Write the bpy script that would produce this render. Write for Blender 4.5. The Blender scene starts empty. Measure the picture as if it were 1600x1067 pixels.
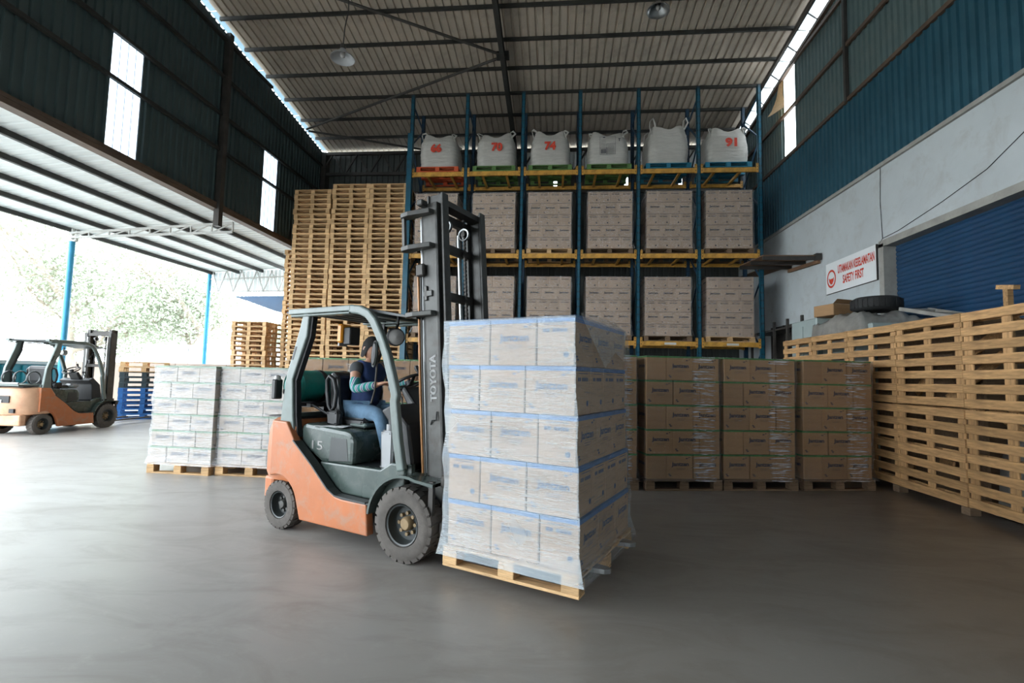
import bpy, math, random
from mathutils import Vector, Matrix, noise
random.seed(7)
R = math.radians
C = bpy.context.scene.collection
SC = bpy.context.scene

# ------------------------------------------------------------------ camera, world, exposure
cam = bpy.data.cameras.new('camera'); cam.sensor_width = 36; cam.lens = 762 / 1600 * 36
cam.clip_end = 500
co = bpy.data.objects.new('camera', cam); C.objects.link(co); SC.camera = co
def cam_matrix(p, y, r):
    cx, sx, cy, sy, cz, sz = math.cos(p), math.sin(p), math.cos(y), math.sin(y), math.cos(r), math.sin(r)
    Rx = Matrix(((1,0,0),(0,cx,-sx),(0,sx,cx))); Ry = Matrix(((cy,0,sy),(0,1,0),(-sy,0,cy))); Rz = Matrix(((cz,-sz,0),(sz,cz,0),(0,0,1)))
    M = Rz @ Rx @ Ry                      # rows: image right, image down, view direction in (x, -z, y) space
    w = [Vector((M[i][0], M[i][2], -M[i][1])) for i in range(3)]
    right, up, back = w[0], -w[1], -w[2]
    return Matrix((right, up, back)).transposed().to_4x4()
co.matrix_world = Matrix.Translation((0, 0, 1.40)) @ cam_matrix(-.0723, .0898, .0222)

world = bpy.data.worlds.new('sky'); SC.world = world; world.use_nodes = True
bg = world.node_tree.nodes['Background']
bg.inputs[0].default_value = (0.86, 0.94, 1.0, 1); bg.inputs[1].default_value = 11.0
SC.view_settings.view_transform = 'Standard'; SC.view_settings.look = 'None'
SC.view_settings.gamma = 1; SC.view_settings.exposure = -0.18
SC.cycles.max_bounces = 12; SC.cycles.diffuse_bounces = 7; SC.cycles.glossy_bounces = 4
SC.cycles.transparent_max_bounces = 24; SC.cycles.caustics_reflective = False; SC.cycles.caustics_refractive = False
SC.cycles.sample_clamp_indirect = 6

# ------------------------------------------------------------------ materials
def nodes(m): return m.node_tree.nodes, m.node_tree.links
def coords(m, space, scale):
    n, l = nodes(m); tc = n.new('ShaderNodeTexCoord'); mp = n.new('ShaderNodeMapping')
    mp.inputs['Scale'].default_value = scale; l.new(tc.outputs[space], mp.inputs[0]); return mp.outputs[0]
def noisetex(m, vec, scale, detail=4, rough=.6, dist=0):
    n, l = nodes(m); t = n.new('ShaderNodeTexNoise'); t.inputs['Scale'].default_value = scale
    t.inputs['Detail'].default_value = detail; t.inputs['Roughness'].default_value = rough; t.inputs['Distortion'].default_value = dist
    l.new(vec, t.inputs['Vector']); return t.outputs['Fac']
def ramp(m, fac, stops):
    n, l = nodes(m); r = n.new('ShaderNodeValToRGB'); e = r.color_ramp.elements
    while len(e) < len(stops): e.new(.5)
    for i, (p, c) in enumerate(stops):
        e[i].position = p; e[i].color = c if len(c) == 4 else (*c, 1)
    l.new(fac, r.inputs[0]); return r.outputs[0]
def mixc(m, fac, a, b, mode='MIX'):
    n, l = nodes(m); x = n.new('ShaderNodeMix'); x.data_type = 'RGBA'; x.blend_type = mode
    for s, v in ((x.inputs[0], fac), (x.inputs[6], a), (x.inputs[7], b)):
        if isinstance(v, (int, float)): s.default_value = v
        elif isinstance(v, tuple): s.default_value = (*v, 1)
        else: l.new(v, s)
    return x.outputs[2]
def bump(m, h, strength=.3, dist=.02):
    n, l = nodes(m); b = n.new('ShaderNodeBump'); b.inputs['Strength'].default_value = strength; b.inputs['Distance'].default_value = dist
    l.new(h, b.inputs['Height']); return b.outputs[0]
def mat(name, col, rough=.6, metal=0, var=.25, scale=3, space='Object', stretch=(1,1,1), bmp=0, bscale=None, dirt=None, dirt_amt=.4, rand=0, spec=.5):
    m = bpy.data.materials.new(name); m.use_nodes = True; n, l = nodes(m); p = n['Principled BSDF']
    v = coords(m, space, stretch)
    f = noisetex(m, v, scale)
    dk = tuple(c * (1 - var) for c in col); lt = tuple(min(1, c * (1 + var)) for c in col)
    c = ramp(m, f, [(.3, dk), (.7, lt)])
    if dirt:
        d = noisetex(m, v, scale * 2.7, 6, .7, .5); dr = ramp(m, d, [(.5, (0,0,0)), (.68, (dirt_amt,)*3)])
        c = mixc(m, dr, c, dirt)
    if rand:
        oi = n.new('ShaderNodeObjectInfo'); rr = ramp(m, oi.outputs['Random'], [(0, (1-rand, 1-rand*1.05, 1-rand*1.15)), (1, (1+rand*.4,)*3)])
        c = mixc(m, 1.0, c, rr, 'MULTIPLY')
    l.new(c, p.inputs['Base Color']); p.inputs['Metallic'].default_value = metal
    rf = noisetex(m, v, scale * 1.7); rr2 = n.new('ShaderNodeMapRange'); l.new(rf, rr2.inputs[0])
    rr2.inputs[3].default_value = max(.03, rough - .12); rr2.inputs[4].default_value = min(1, rough + .12)
    l.new(rr2.outputs[0], p.inputs['Roughness']); p.inputs['Specular IOR Level'].default_value = spec
    if bmp: l.new(bump(m, noisetex(m, v, bscale or scale * 6, 6), bmp), p.inputs['Normal'])
    return m
def plain(name, col, rough=.6, metal=0): return mat(name, col, rough, metal, var=.12, scale=8)

M = {}
M['wood'] = mat('pale_wood', (.62, .40, .20), .75, var=.3, scale=5, stretch=(1, 9, 9), bmp=.2, dirt=(.25, .14, .07), dirt_amt=.35, rand=.35)
M['wood_fence'] = mat('fence_wood', (.49, .285, .125), .7, var=.36, scale=4, stretch=(1, 10, 10), bmp=.2, dirt=(.2, .1, .05), dirt_amt=.35, rand=.25)
M['wood_dark'] = mat('weathered_wood', (.20, .13, .08), .8, var=.3, scale=5, stretch=(1, 9, 9), dirt=(.08, .05, .03), rand=.2)
M['card'] = mat('cardboard', (.40, .235, .115), .8, var=.1, scale=2, stretch=(1, 1, 6), dirt=(.30, .17, .09), dirt_amt=.2, rand=.14)
M['card_pale'] = mat('pale_cardboard', (.50, .42, .34), .8, var=.08, scale=2, stretch=(1, 1, 6), rand=.10)
M['card_rack'] = mat('rack_cardboard', (.50, .36, .26), .8, var=.08, scale=2, stretch=(1, 1, 6), rand=.12)
M['card_near'] = mat('milky_cardboard', (.47, .325, .21), .8, var=.08, scale=2, stretch=(1, 1, 6), rand=.10)
M['ink'] = mat('dark_blue_ink', (.03, .037, .06), .7, var=.2, scale=20)
M['ink_faded'] = mat('blue_ink', (.025, .075, .19), .7, var=.2, scale=20)
M['green_band'] = mat('green_film_edge', (.05, .20, .05), .5, var=.3, scale=8)
M['blue_band'] = mat('blue_film_edge', (.05, .17, .42), .5, var=.2, scale=8)
M['red_ink'] = mat('red_ink', (.62, .06, .03), .8, var=.3, scale=30)
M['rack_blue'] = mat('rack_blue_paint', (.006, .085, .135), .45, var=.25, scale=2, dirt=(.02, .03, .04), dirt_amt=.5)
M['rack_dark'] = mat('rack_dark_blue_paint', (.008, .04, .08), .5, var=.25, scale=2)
M['rack_yellow'] = mat('rack_yellow_paint', (.60, .32, .06), .45, var=.2, scale=3, dirt=(.2, .1, .03), dirt_amt=.5)
M['steel_dark'] = mat('dark_steel', (.055, .05, .045), .55, .3, var=.3, scale=3)
M['mast'] = mat('worn_mast_steel', (.06, .06, .056), .45, .35, var=.35, scale=4, dirt=(.04, .03, .025), dirt_amt=.6, bmp=.05)
M['chrome'] = mat('bright_steel', (.32, .33, .33), .35, .9, var=.15, scale=4)
M['black'] = mat('black_plastic', (.012, .012, .013), .5, var=.3, scale=6)
M['rubber'] = mat('dusty_rubber', (.10, .088, .078), .85, var=.25, scale=6, bmp=.2, dirt=(.05, .045, .04), dirt_amt=.4)
M['rubber_black'] = mat('black_rubber', (.018, .018, .018), .8, var=.3, scale=6, bmp=.2)
M['orange'] = mat('worn_orange_paint', (.46, .15, .055), .45, var=.14, scale=2.2, bmp=.04, dirt=(.33, .24, .18), dirt_amt=.6)
M['orange_pale'] = mat('faded_orange_paint', (.62, .36, .22), .5, var=.2, scale=2.2, dirt=(.5, .2, .1), dirt_amt=.5)
M['greygreen'] = mat('grey_green_paint', (.055, .078, .070), .27, var=.18, scale=2.5, dirt=(.2, .2, .18), dirt_amt=.3)
M['pillar'] = mat('pillar_grey_paint', (.135, .17, .16), .35, var=.15, scale=3, dirt=(.1, .1, .09), dirt_amt=.4)
M['darkgrey'] = mat('dark_grey_paint', (.03, .035, .035), .45, var=.25, scale=3)
M['teal_tank'] = mat('teal_tank_paint', (.02, .27, .23), .35, var=.3, scale=3, dirt=(.1, .3, .27), dirt_amt=.4)
M['yellow_hub'] = mat('dusty_yellow_hub', (.24, .165, .085), .65, var=.3, scale=8)
M['seat'] = mat('black_vinyl', (.02, .02, .022), .35, var=.3, scale=5)
M['brass'] = mat('brown_hose', (.33, .15, .05), .4, .2, var=.3, scale=6)
M['white_plastic'] = mat('white_plastic', (.33, .34, .35), .4, var=.08, scale=4)
M['amber'] = mat('amber_plastic', (.8, .3, .02), .3, var=.1, scale=4)
M['lampglass'] = mat('lamp_glass', (.32, .31, .30), .2, var=.1, scale=4)
M['paper'] = mat('paper', (.6, .6, .6), .8, var=.05, scale=5)
M['skin'] = mat('skin', (.42, .22, .14), .5, var=.08, scale=8)
M['hair'] = mat('black_hair', (.008, .007, .007), .85, var=.3, scale=30)
M['vest'] = mat('navy_cloth', (.012, .03, .10), .85, var=.2, scale=12)
M['sleeve_cap'] = mat('charcoal_cloth', (.05, .055, .06), .85, var=.2, scale=12)
M['jeans'] = mat('blue_denim', (.10, .18, .27), .85, var=.3, scale=9, bmp=.3)
M['bag'] = mat('woven_bag', (.50, .48, .44), .75, var=.1, scale=4, bmp=.5, bscale=7, stretch=(1, 1, 5), dirt=(.42, .40, .37), dirt_amt=.4)
M['plaster'] = mat('white_painted_plaster', (.52, .56, .57), .8, var=.08, scale=.8, bmp=.12, bscale=9, dirt=(.40, .40, .38), dirt_amt=.5)
M['concrete'] = mat('grey_concrete', (.34, .33, .30), .85, var=.18, scale=2, bmp=.2, dirt=(.22, .2, .18))
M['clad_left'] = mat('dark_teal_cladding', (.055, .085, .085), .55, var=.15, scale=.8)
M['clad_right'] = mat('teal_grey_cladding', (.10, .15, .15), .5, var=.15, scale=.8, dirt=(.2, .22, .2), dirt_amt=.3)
M['clad_blue'] = mat('blue_cladding', (.022, .085, .12), .45, var=.15, scale=.8, dirt=(.05, .13, .17), dirt_amt=.4)
M['clad_back'] = mat('back_cladding', (.07, .08, .075), .6, var=.2, scale=1)
M['shutter'] = mat('blue_roller_shutter', (.015, .055, .12), .4, var=.15, scale=1.2, dirt=(.02, .04, .1), dirt_amt=.4)
M['roof'] = mat('galvanised_roof_sheet', (.44, .38, .31), .55, .1, var=.12, scale=.9, dirt=(.2, .17, .14), dirt_amt=.35)
M['roof_canopy'] = mat('pale_canopy_sheet', (.70, .74, .74), .5, var=.08, scale=.9)
M['purlin'] = mat('dark_purlin_steel', (.035, .035, .032), .6, .2, var=.3, scale=2)
M['truss'] = mat('pale_truss_paint', (.42, .42, .40), .5, var=.1, scale=3)
M['brownbeam'] = mat('brown_edge_beam', (.10, .065, .045), .6, var=.3, scale=2)
M['post_blue'] = mat('sky_blue_post_paint', (.03, .26, .44), .5, var=.15, scale=3)
M['beige'] = mat('beige_boundary_wall', (.24, .19, .155), .85, var=.12, scale=1.2, dirt=(.17, .13, .11))
M['teal_bin'] = mat('teal_bin_paint', (.01, .16, .20), .5, var=.2, scale=2)
M['plastic_blue'] = mat('blue_plastic', (.02, .12, .36), .5, var=.15, scale=5, rand=.2)
M['plastic_dark'] = mat('dark_plastic', (.03, .05, .06), .5, var=.15, scale=5, rand=.2)
M['pallet_red'] = mat('red_paint', (.55, .09, .03), .6, var=.2, scale=5)
M['pallet_green'] = mat('green_paint', (.10, .20, .06), .6, var=.25, scale=5)
M['pallet_cyan'] = mat('cyan_paint', (.01, .16, .25), .6, var=.2, scale=5)
M['brown_sheet'] = mat('rusty_brown_sheet', (.20, .11, .06), .7, var=.3, scale=1.5)
M['cabinet'] = mat('pale_green_cabinet', (.32, .38, .37), .5, var=.1, scale=2)
M['tarp'] = mat('grey_tarpaulin', (.25, .24, .22), .45, var=.3, scale=4, bmp=.6, bscale=7)
M['bark'] = mat('pale_bark', (.42, .36, .30), .9, var=.2, scale=5)
M['leaf'] = mat('pale_leaf', (.46, .51, .40), .7, var=.25, scale=3, space='Generated', rand=.1)
M['shed_white'] = mat('white_shed', (.8, .82, .82), .7, var=.04, scale=1)
M['board_grey'] = mat('grey_board', (.42, .44, .45), .7, var=.08, scale=1)

def stripes():
    m = bpy.data.materials.new('striped_knit'); m.use_nodes = True; n, l = nodes(m); p = n['Principled BSDF']
    v = coords(m, 'Object', (1, 1, 1)); sx = n.new('ShaderNodeSeparateXYZ'); l.new(v, sx.inputs[0])
    mu = n.new('ShaderNodeMath'); mu.operation = 'MULTIPLY'; l.new(sx.outputs[0], mu.inputs[0]); mu.inputs[1].default_value = 22
    fr = n.new('ShaderNodeMath'); fr.operation = 'FRACT'; l.new(mu.outputs[0], fr.inputs[0])
    c = ramp(m, fr.outputs[0], [(0, (.03, .28, .24)), (.3, (.55, .62, .62)), (.45, (.10, .08, .25)), (.62, (.55, .62, .62)), (.75, (.03, .22, .25))])
    for r in m.node_tree.nodes:
        if r.type == 'VALTORGB': r.color_ramp.interpolation = 'CONSTANT'
    l.new(c, p.inputs['Base Color']); p.inputs['Roughness'].default_value = .9; return m
M['stripes'] = stripes()

def floor_mat():
    m = bpy.data.materials.new('smooth_concrete_floor'); m.use_nodes = True; n, l = nodes(m); p = n['Principled BSDF']
    v = coords(m, 'Object', (1, 1, 1)); v2 = coords(m, 'Object', (.55, 1.3, 1))
    a = noisetex(m, v2, .55, 5, .6, .4); b = noisetex(m, v, 6, 8, .7); c3 = noisetex(m, v2, 2.2, 6, .65, .8)
    base = ramp(m, a, [(.3, (.20, .182, .165)), (.55, (.255, .235, .215)), (.75, (.31, .29, .27))])
    base = mixc(m, ramp(m, c3, [(.45, (0,)*3), (.7, (.55,)*3)]), base, (.15, .128, .11))
    base = mixc(m, ramp(m, b, [(.55, (0,)*3), (.75, (.25,)*3)]), base, (.36, .34, .31))
    # painted light falloff: glare toward the yard, darkening with brown stains to the right
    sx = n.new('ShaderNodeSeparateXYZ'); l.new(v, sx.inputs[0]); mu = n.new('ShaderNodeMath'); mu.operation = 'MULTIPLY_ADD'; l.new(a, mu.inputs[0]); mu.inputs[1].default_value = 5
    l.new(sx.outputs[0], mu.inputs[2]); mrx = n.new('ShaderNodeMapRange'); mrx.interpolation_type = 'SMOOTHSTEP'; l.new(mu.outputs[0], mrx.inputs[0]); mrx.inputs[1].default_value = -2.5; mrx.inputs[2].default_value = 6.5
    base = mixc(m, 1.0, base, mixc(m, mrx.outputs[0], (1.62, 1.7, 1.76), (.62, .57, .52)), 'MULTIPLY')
    # dark cracks, thin lines along warped cell borders
    vo = n.new('ShaderNodeTexVoronoi'); vo.feature = 'DISTANCE_TO_EDGE'; vo.inputs['Scale'].default_value = .28
    wv = n.new('ShaderNodeVectorMath'); wv.operation = 'ADD'; nt = n.new('ShaderNodeTexNoise'); nt.inputs['Scale'].default_value = 1.1; nt.inputs['Detail'].default_value = 6
    l.new(v, nt.inputs['Vector']); sc = n.new('ShaderNodeVectorMath'); sc.operation = 'SCALE'; sc.inputs[3].default_value = .9
    l.new(nt.outputs['Color'], sc.inputs[0]); l.new(v, wv.inputs[0]); l.new(sc.outputs[0], wv.inputs[1]); l.new(wv.outputs[0], vo.inputs['Vector'])
    cr = ramp(m, vo.outputs['Distance'], [(0, (.55,)*3), (.0022, (0,)*3)])
    msk = ramp(m, noisetex(m, v, .35, 2), [(.5, (0,)*3), (.56, (1,)*3)])
    base = mixc(m, mixc(m, 1.0, cr, msk, 'MULTIPLY'), base, (.04, .035, .03))
    l.new(base, p.inputs['Base Color'])
    rr = n.new('ShaderNodeMapRange'); l.new(c3, rr.inputs[0]); rr.inputs[3].default_value = .24; rr.inputs[4].default_value = .46; p.inputs['Specular IOR Level'].default_value = .6
    l.new(rr.outputs[0], p.inputs['Roughness'])
    l.new(bump(m, b, .12, .01), p.inputs['Normal']); return m
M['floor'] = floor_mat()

def film(name, haze, tint=(.9, .94, 1.0), streak=.35, scale=2.0, rough=.22, b=.9, gloss=.3, band=None):
    """stretch film: clear plastic that veils what it covers, with wrinkles pulled along it"""
    m = bpy.data.materials.new(name); m.use_nodes = True; n, l = nodes(m); p = n['Principled BSDF']; out = n['Material Output']
    p.inputs['Base Color'].default_value = (*tint, 1); p.inputs['Roughness'].default_value = rough
    v = coords(m, 'Object', (1, 1, 9)); v2 = coords(m, 'Object', (1, 1, 1.3)); v3 = coords(m, 'Object', (2, 2, 40))
    w = noisetex(m, v, scale, 6, .65, .6); w2 = noisetex(m, v2, scale * .7, 3, .5, .5); w3 = noisetex(m, v3, 2.2, 4, .7, .3)
    mr = n.new('ShaderNodeMapRange'); l.new(w2, mr.inputs[0]); mr.inputs[1].default_value = .35; mr.inputs[2].default_value = .68
    mr.inputs[3].default_value = haze * .75; mr.inputs[4].default_value = min(.97, haze * 1.25)
    mr2 = n.new('ShaderNodeMapRange'); l.new(w3, mr2.inputs[0]); mr2.inputs[1].default_value = .52; mr2.inputs[2].default_value = .64
    mr2.inputs[3].default_value = 0; mr2.inputs[4].default_value = streak
    if band:                                    # white streaks painted in this band for highlights on the creased film
        tc = n.new('ShaderNodeTexCoord'); sp = n.new('ShaderNodeSeparateXYZ'); l.new(tc.outputs['Object'], sp.inputs[0])
        bc = ramp(m, sp.outputs[0], [(0, (.03,)*3), (band[0], (.05,)*3), (band[0]+.06, (1,)*3), (band[1], (1,)*3), (min(1, band[1]+.06), (.1,)*3)])
        mm_ = n.new('ShaderNodeMath'); mm_.operation = 'MULTIPLY'; l.new(bc, mm_.inputs[0]); l.new(mr2.outputs[0], mm_.inputs[1]); mr2 = mm_
    ad = n.new('ShaderNodeMath'); ad.operation = 'ADD'; ad.use_clamp = True; l.new(mr.outputs[0], ad.inputs[0]); l.new(mr2.outputs[0], ad.inputs[1])
    tr = n.new('ShaderNodeBsdfTransparent'); mx = n.new('ShaderNodeMixShader'); l.new(ad.outputs[0], mx.inputs[0]); l.new(tr.outputs[0], mx.inputs[1])
    sumh = n.new('ShaderNodeMath'); sumh.operation = 'ADD'; l.new(w, sumh.inputs[0]); l.new(w3, sumh.inputs[1])
    l.new(bump(m, sumh.outputs[0], b, .03), p.inputs['Normal'])
    l.new(p.outputs[0], mx.inputs[2])
    gl = n.new('ShaderNodeBsdfGlossy'); gl.inputs['Roughness'].default_value = rough*.6; gl.inputs['Color'].default_value = (.9, .95, 1, 1)
    fr = n.new('ShaderNodeFresnel'); fr.inputs[0].default_value = 1.5; bn = [k for k in n if k.type == 'BUMP'][0]
    l.new(bn.outputs[0], fr.inputs[1]); l.new(bn.outputs[0], gl.inputs['Normal'])
    fm = n.new('ShaderNodeMath'); fm.operation = 'MULTIPLY'; fm.inputs[1].default_value = gloss; fm.use_clamp = True; l.new(fr.outputs[0], fm.inputs[0])
    mx2 = n.new('ShaderNodeMixShader'); l.new(fm.outputs[0], mx2.inputs[0]); l.new(mx.outputs[0], mx2.inputs[1]); l.new(gl.outputs[0], mx2.inputs[2])
    l.new(mx2.outputs[0], out.inputs[0]); return m
M['film_near'] = film('lit_milky_stretch_film', .26, tint=(.80, .92, 1.0), streak=.08, b=.2, gloss=.3)
M['film_end'] = film('shaded_clearer_stretch_film', .10, streak=.25, rough=.15, b=.6, gloss=.3)  # same film as film_near; the end face's weaker light put in as lower haze
M['film_row'] = film('clear_stretch_film', .035, streak=1.0, rough=.15, b=.8, gloss=.4, band=(.1, .38))
M['film_left'] = film('pale_stretch_film', .22, streak=.2, b=.4)
M['film_rack'] = film('dull_stretch_film', .08, streak=.08, rough=.3, b=.4)
def pane_mat(name='translucent_pane', tint=(.36, .40, .44)):
    m = bpy.data.materials.new(name); m.use_nodes = True; n, l = nodes(m); p = n['Principled BSDF']; out = n['Material Output']
    p.inputs['Base Color'].default_value = (.9, .95, 1, 1); f = noisetex(m, coords(m, 'Object', (1, 1, 1)), 1.5)
    mr = n.new('ShaderNodeMapRange'); l.new(f, mr.inputs[0]); mr.inputs[3].default_value = .08; mr.inputs[4].default_value = .2
    tr = n.new('ShaderNodeBsdfTransparent'); tr.inputs[0].default_value = (*tint, 1); mx = n.new('ShaderNodeMixShader'); l.new(mr.outputs[0], mx.inputs[0]); l.new(tr.outputs[0], mx.inputs[1]); l.new(p.outputs[0], mx.inputs[2]); l.new(mx.outputs[0], out.inputs[0]); return m
M['pane'] = pane_mat()
M['gap_filter_right'] = pane_mat('grey_gap_filter', (.26, .30, .32)); M['gap_filter_left'] = pane_mat('blue_gap_filter', (.035, .065, .085))  # tints of the added gap strips, dark enough to dim the sky

# ------------------------------------------------------------------ mesh helpers
class MB:
    def __init__(s): s.v = []; s.f = []; s.m = []
    def add(s, vs, fs, mi=0, T=None):
        b = len(s.v); s.v += [tuple(T @ Vector(p)) if T else tuple(p) for p in vs]
        s.f += [tuple(b + i for i in f) for f in fs]; s.m += [mi] * len(fs); return s
    def box(s, x0, x1, y0, y1, z0, z1, mi=0, T=None):
        vs = [(x, y, z) for z in (z0, z1) for y in (y0, y1) for x in (x0, x1)]
        return s.add(vs, [(0,2,3,1),(4,5,7,6),(0,1,5,4),(2,6,7,3),(0,4,6,2),(1,3,7,5)], mi, T)
    def bevbox(s, x0, x1, y0, y1, z0, z1, b=.01, mi=0, T=None):
        vs = []; 
        xs, ys, zs = (x0, x1), (y0, y1), (z0, z1)
        idx = {}
        for i in (0,1):
            for j in (0,1):
                for k in (0,1):
                    sx, sy, sz = (b, -b)[i], (b, -b)[j], (b, -b)[k]
                    for a, p in enumerate(((xs[i], ys[j]+sy, zs[k]+sz), (xs[i]+sx, ys[j], zs[k]+sz), (xs[i]+sx, ys[j]+sy, zs[k]))):
                        idx[i,j,k,a] = len(vs); vs.append(p)
        g = lambda i,j,k,a: idx[i,j,k,a]
        fs = []
        for i in (0,1):
            q = [g(i,0,0,0), g(i,1,0,0), g(i,1,1,0), g(i,0,1,0)]; fs.append(q if i else q[::-1])
            q = [g(0,i,0,1), g(0,i,1,1), g(1,i,1,1), g(1,i,0,1)]; fs.append(q if i else q[::-1])
            q = [g(0,0,i,2), g(1,0,i,2), g(1,1,i,2), g(0,1,i,2)]; fs.append(q if i else q[::-1])
        for i in (0,1):
            for j in (0,1):
                e = (i + j) % 2
                q = [g(i,j,0,0), g(i,j,1,0), g(i,j,1,1), g(i,j,0,1)]; fs.append(q if e == 0 else q[::-1])
                q = [g(i,0,j,0), g(i,0,j,2), g(i,1,j,2), g(i,1,j,0)]; fs.append(q if e == 0 else q[::-1])
                q = [g(0,i,j,1), g(1,i,j,1), g(1,i,j,2), g(0,i,j,2)]; fs.append(q if e == 0 else q[::-1])
        for i in (0,1):
            for j in (0,1):
                for k in (0,1):
                    q = [g(i,j,k,0), g(i,j,k,1), g(i,j,k,2)]; fs.append(q if (i+j+k) % 2 else q[::-1])
        return s.add(vs, fs, mi, T)
    def prism(s, pts, y0, y1, mi=0, T=None, axis='y'):
        n = len(pts)
        if axis == 'y': vs = [(p[0], y0, p[1]) for p in pts] + [(p[0], y1, p[1]) for p in pts]
        elif axis == 'z': vs = [(p[0], p[1], y0) for p in pts] + [(p[0], p[1], y1) for p in pts]
        else: vs = [(y0, p[0], p[1]) for p in pts] + [(y1, p[0], p[1]) for p in pts]
        fs = [tuple(range(n)), tuple(range(2*n-1, n-1, -1))] + [(i, n+i, n+(i+1) % n, (i+1) % n) for i in range(n)]
        return s.add(vs, fs, mi, T)
    def tube(s, path, r, seg=8, mi=0, closed=False, T=None, r2=None):
        """round (or r x r2 elliptic) tube along a path"""
        P = [Vector(p) for p in path]; n = len(P); rings = []; up = Vector((0, 0, 1)); prev = None
        for i, p in enumerate(P):
            a = P[i-1] if (i > 0 or closed) else p; c = P[(i+1) % n] if (i < n-1 or closed) else p
            t = (c - a).normalized()
            if prev is None:
                u = t.cross(up if abs(t.z) < .9 else Vector((0, 1, 0))).normalized()
            else: u = (prev - t * prev.dot(t)).normalized()
            prev = u; w = t.cross(u); rr = r[i] if isinstance(r, (list, tuple)) else r; rb = r2 if r2 else rr
            rings.append([p + u * rr * math.cos(2*math.pi*k/seg) + w * rb * math.sin(2*math.pi*k/seg) for k in range(seg)])
        vs = [v for g in rings for v in g]; fs = []
        for i in range(n if closed else n - 1):
            j = (i+1) % n
            fs += [(i*seg+k, i*seg+(k+1) % seg, j*seg+(k+1) % seg, j*seg+k) for k in range(seg)]
        if not closed: fs += [tuple(range(seg-1, -1, -1)), tuple((n-1)*seg+k for k in range(seg))]
        return s.add(vs, fs, mi, T)
    def bar(s, a, b, w, h, mi=0, T=None, up=(0, 0, 1)):
        a, b = Vector(a), Vector(b); t = (b - a).normalized(); U = Vector(up)
        if abs(t.dot(U)) > .95: U = Vector((0, 1, 0)) if abs(t.y) < .9 else Vector((1, 0, 0))
        x = t.cross(U).normalized() * w/2; z = x.cross(t).normalized() * h/2
        vs = [a-x-z, a+x-z, a+x+z, a-x+z, b-x-z, b+x-z, b+x+z, b-x+z]
        return s.add(vs, [(0,1,2,3),(7,6,5,4),(0,4,5,1),(1,5,6,2),(2,6,7,3),(3,7,4,0)], mi, T)
    def rectpath(s, pts, w, h, mi=0, y=0):
        """rectangular section swept along points in the x-z plane at y; w across y, h in plane"""
        n = len(pts); P = [Vector((p[0], 0, p[1])) for p in pts]; vs = []
        for i in range(n):
            t = (P[min(i+1, n-1)] - P[max(i-1, 0)]).normalized(); q = Vector((-t.z, 0, t.x)) * h/2
            for sy, sq in ((-1,-1),(1,-1),(1,1),(-1,1)): vs.append(P[i] + q*sq + Vector((0, y + sy*w/2, 0)))
        fs = [(0,1,2,3), tuple(4*(n-1)+k for k in (3,2,1,0))]
        for i in range(n-1): fs += [(4*i+k, 4*i+4+k, 4*i+4+(k+1) % 4, 4*i+(k+1) % 4) for k in range(4)]
        return s.add(vs, fs, mi)
    def lathe(s, prof, seg=32, mi=0, T=None, axis='z', close=False):
        """profile of (radius, height) pairs turned round an axis"""
        vs = []
        for r, h in prof:
            for k in range(seg):
                a = 2*math.pi*k/seg; x, y = r*math.cos(a), r*math.sin(a)
                vs.append({'z': (x, y, h), 'y': (x, h, y), 'x': (h, x, y)}[axis])
        n = len(prof); fs = []
        for i in range(n if close else n-1):
            j = (i+1) % n; fs += [(i*seg+k, i*seg+(k+1) % seg, j*seg+(k+1) % seg, j*seg+k) for k in range(seg)]
        return s.add(vs, fs, mi, T)
    def merge(s, other, mi=0, T=None): return s.add(other[0], other[1], mi, T)
    def mesh(s, name, mats, smooth=None):
        me = bpy.data.meshes.new(name); me.from_pydata(s.v, [], s.f)
        for m in (mats if isinstance(mats, (list, tuple)) else [mats]): me.materials.append(M[m] if isinstance(m, str) else m)
        if any(s.m): me.polygons.foreach_set('material_index', s.m)
        if smooth:
            me.polygons.foreach_set('use_smooth', [True]*len(s.f))
            try: me.set_sharp_from_angle(angle=R(smooth))
            except Exception: pass
        me.update(); return me
    def obj(s, name, mats, parent=None, smooth=None, bev=0, **k):
        return ob(name, s.mesh(name, mats, smooth), parent, bev=bev, **k)
def ob(name, me, parent=None, loc=None, rz=None, rot=None, bev=0, kind=None):
    o = bpy.data.objects.new(name, me); C.objects.link(o)
    if loc: o.location = loc
    if rz is not None: o.rotation_euler = (0, 0, rz)
    if rot: o.rotation_euler = rot
    if parent: o.parent = parent
    if bev:
        b = o.modifiers.new('bevel', 'BEVEL'); b.width = bev; b.segments = 2; b.limit_method = 'ANGLE'
    if kind: o['kind'] = kind
    return o
def thing(name, label, cat, loc=(0, 0, 0), rz=0, group=None):
    o = bpy.data.objects.new(name, None); C.objects.link(o); o.location = loc; o.rotation_euler = (0, 0, rz); o.empty_display_size = .1
    o['label'] = label; o['category'] = cat
    if group: o['group'] = group
    return o
def tag(o, label, cat, group=None):
    o['label'] = label; o['category'] = cat
    if group: o['group'] = group
    return o
def part(name, parent, loc=(0, 0, 0), rot=None):
    o = bpy.data.objects.new(name, None); C.objects.link(o); o.parent = parent; o.location = loc; o.empty_display_size = .05
    if rot: o.rotation_euler = rot
    return o
def struct(name):
    o = bpy.data.objects.new(name, None); C.objects.link(o); o['kind'] = 'structure'; return o
_txt = {}
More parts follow.
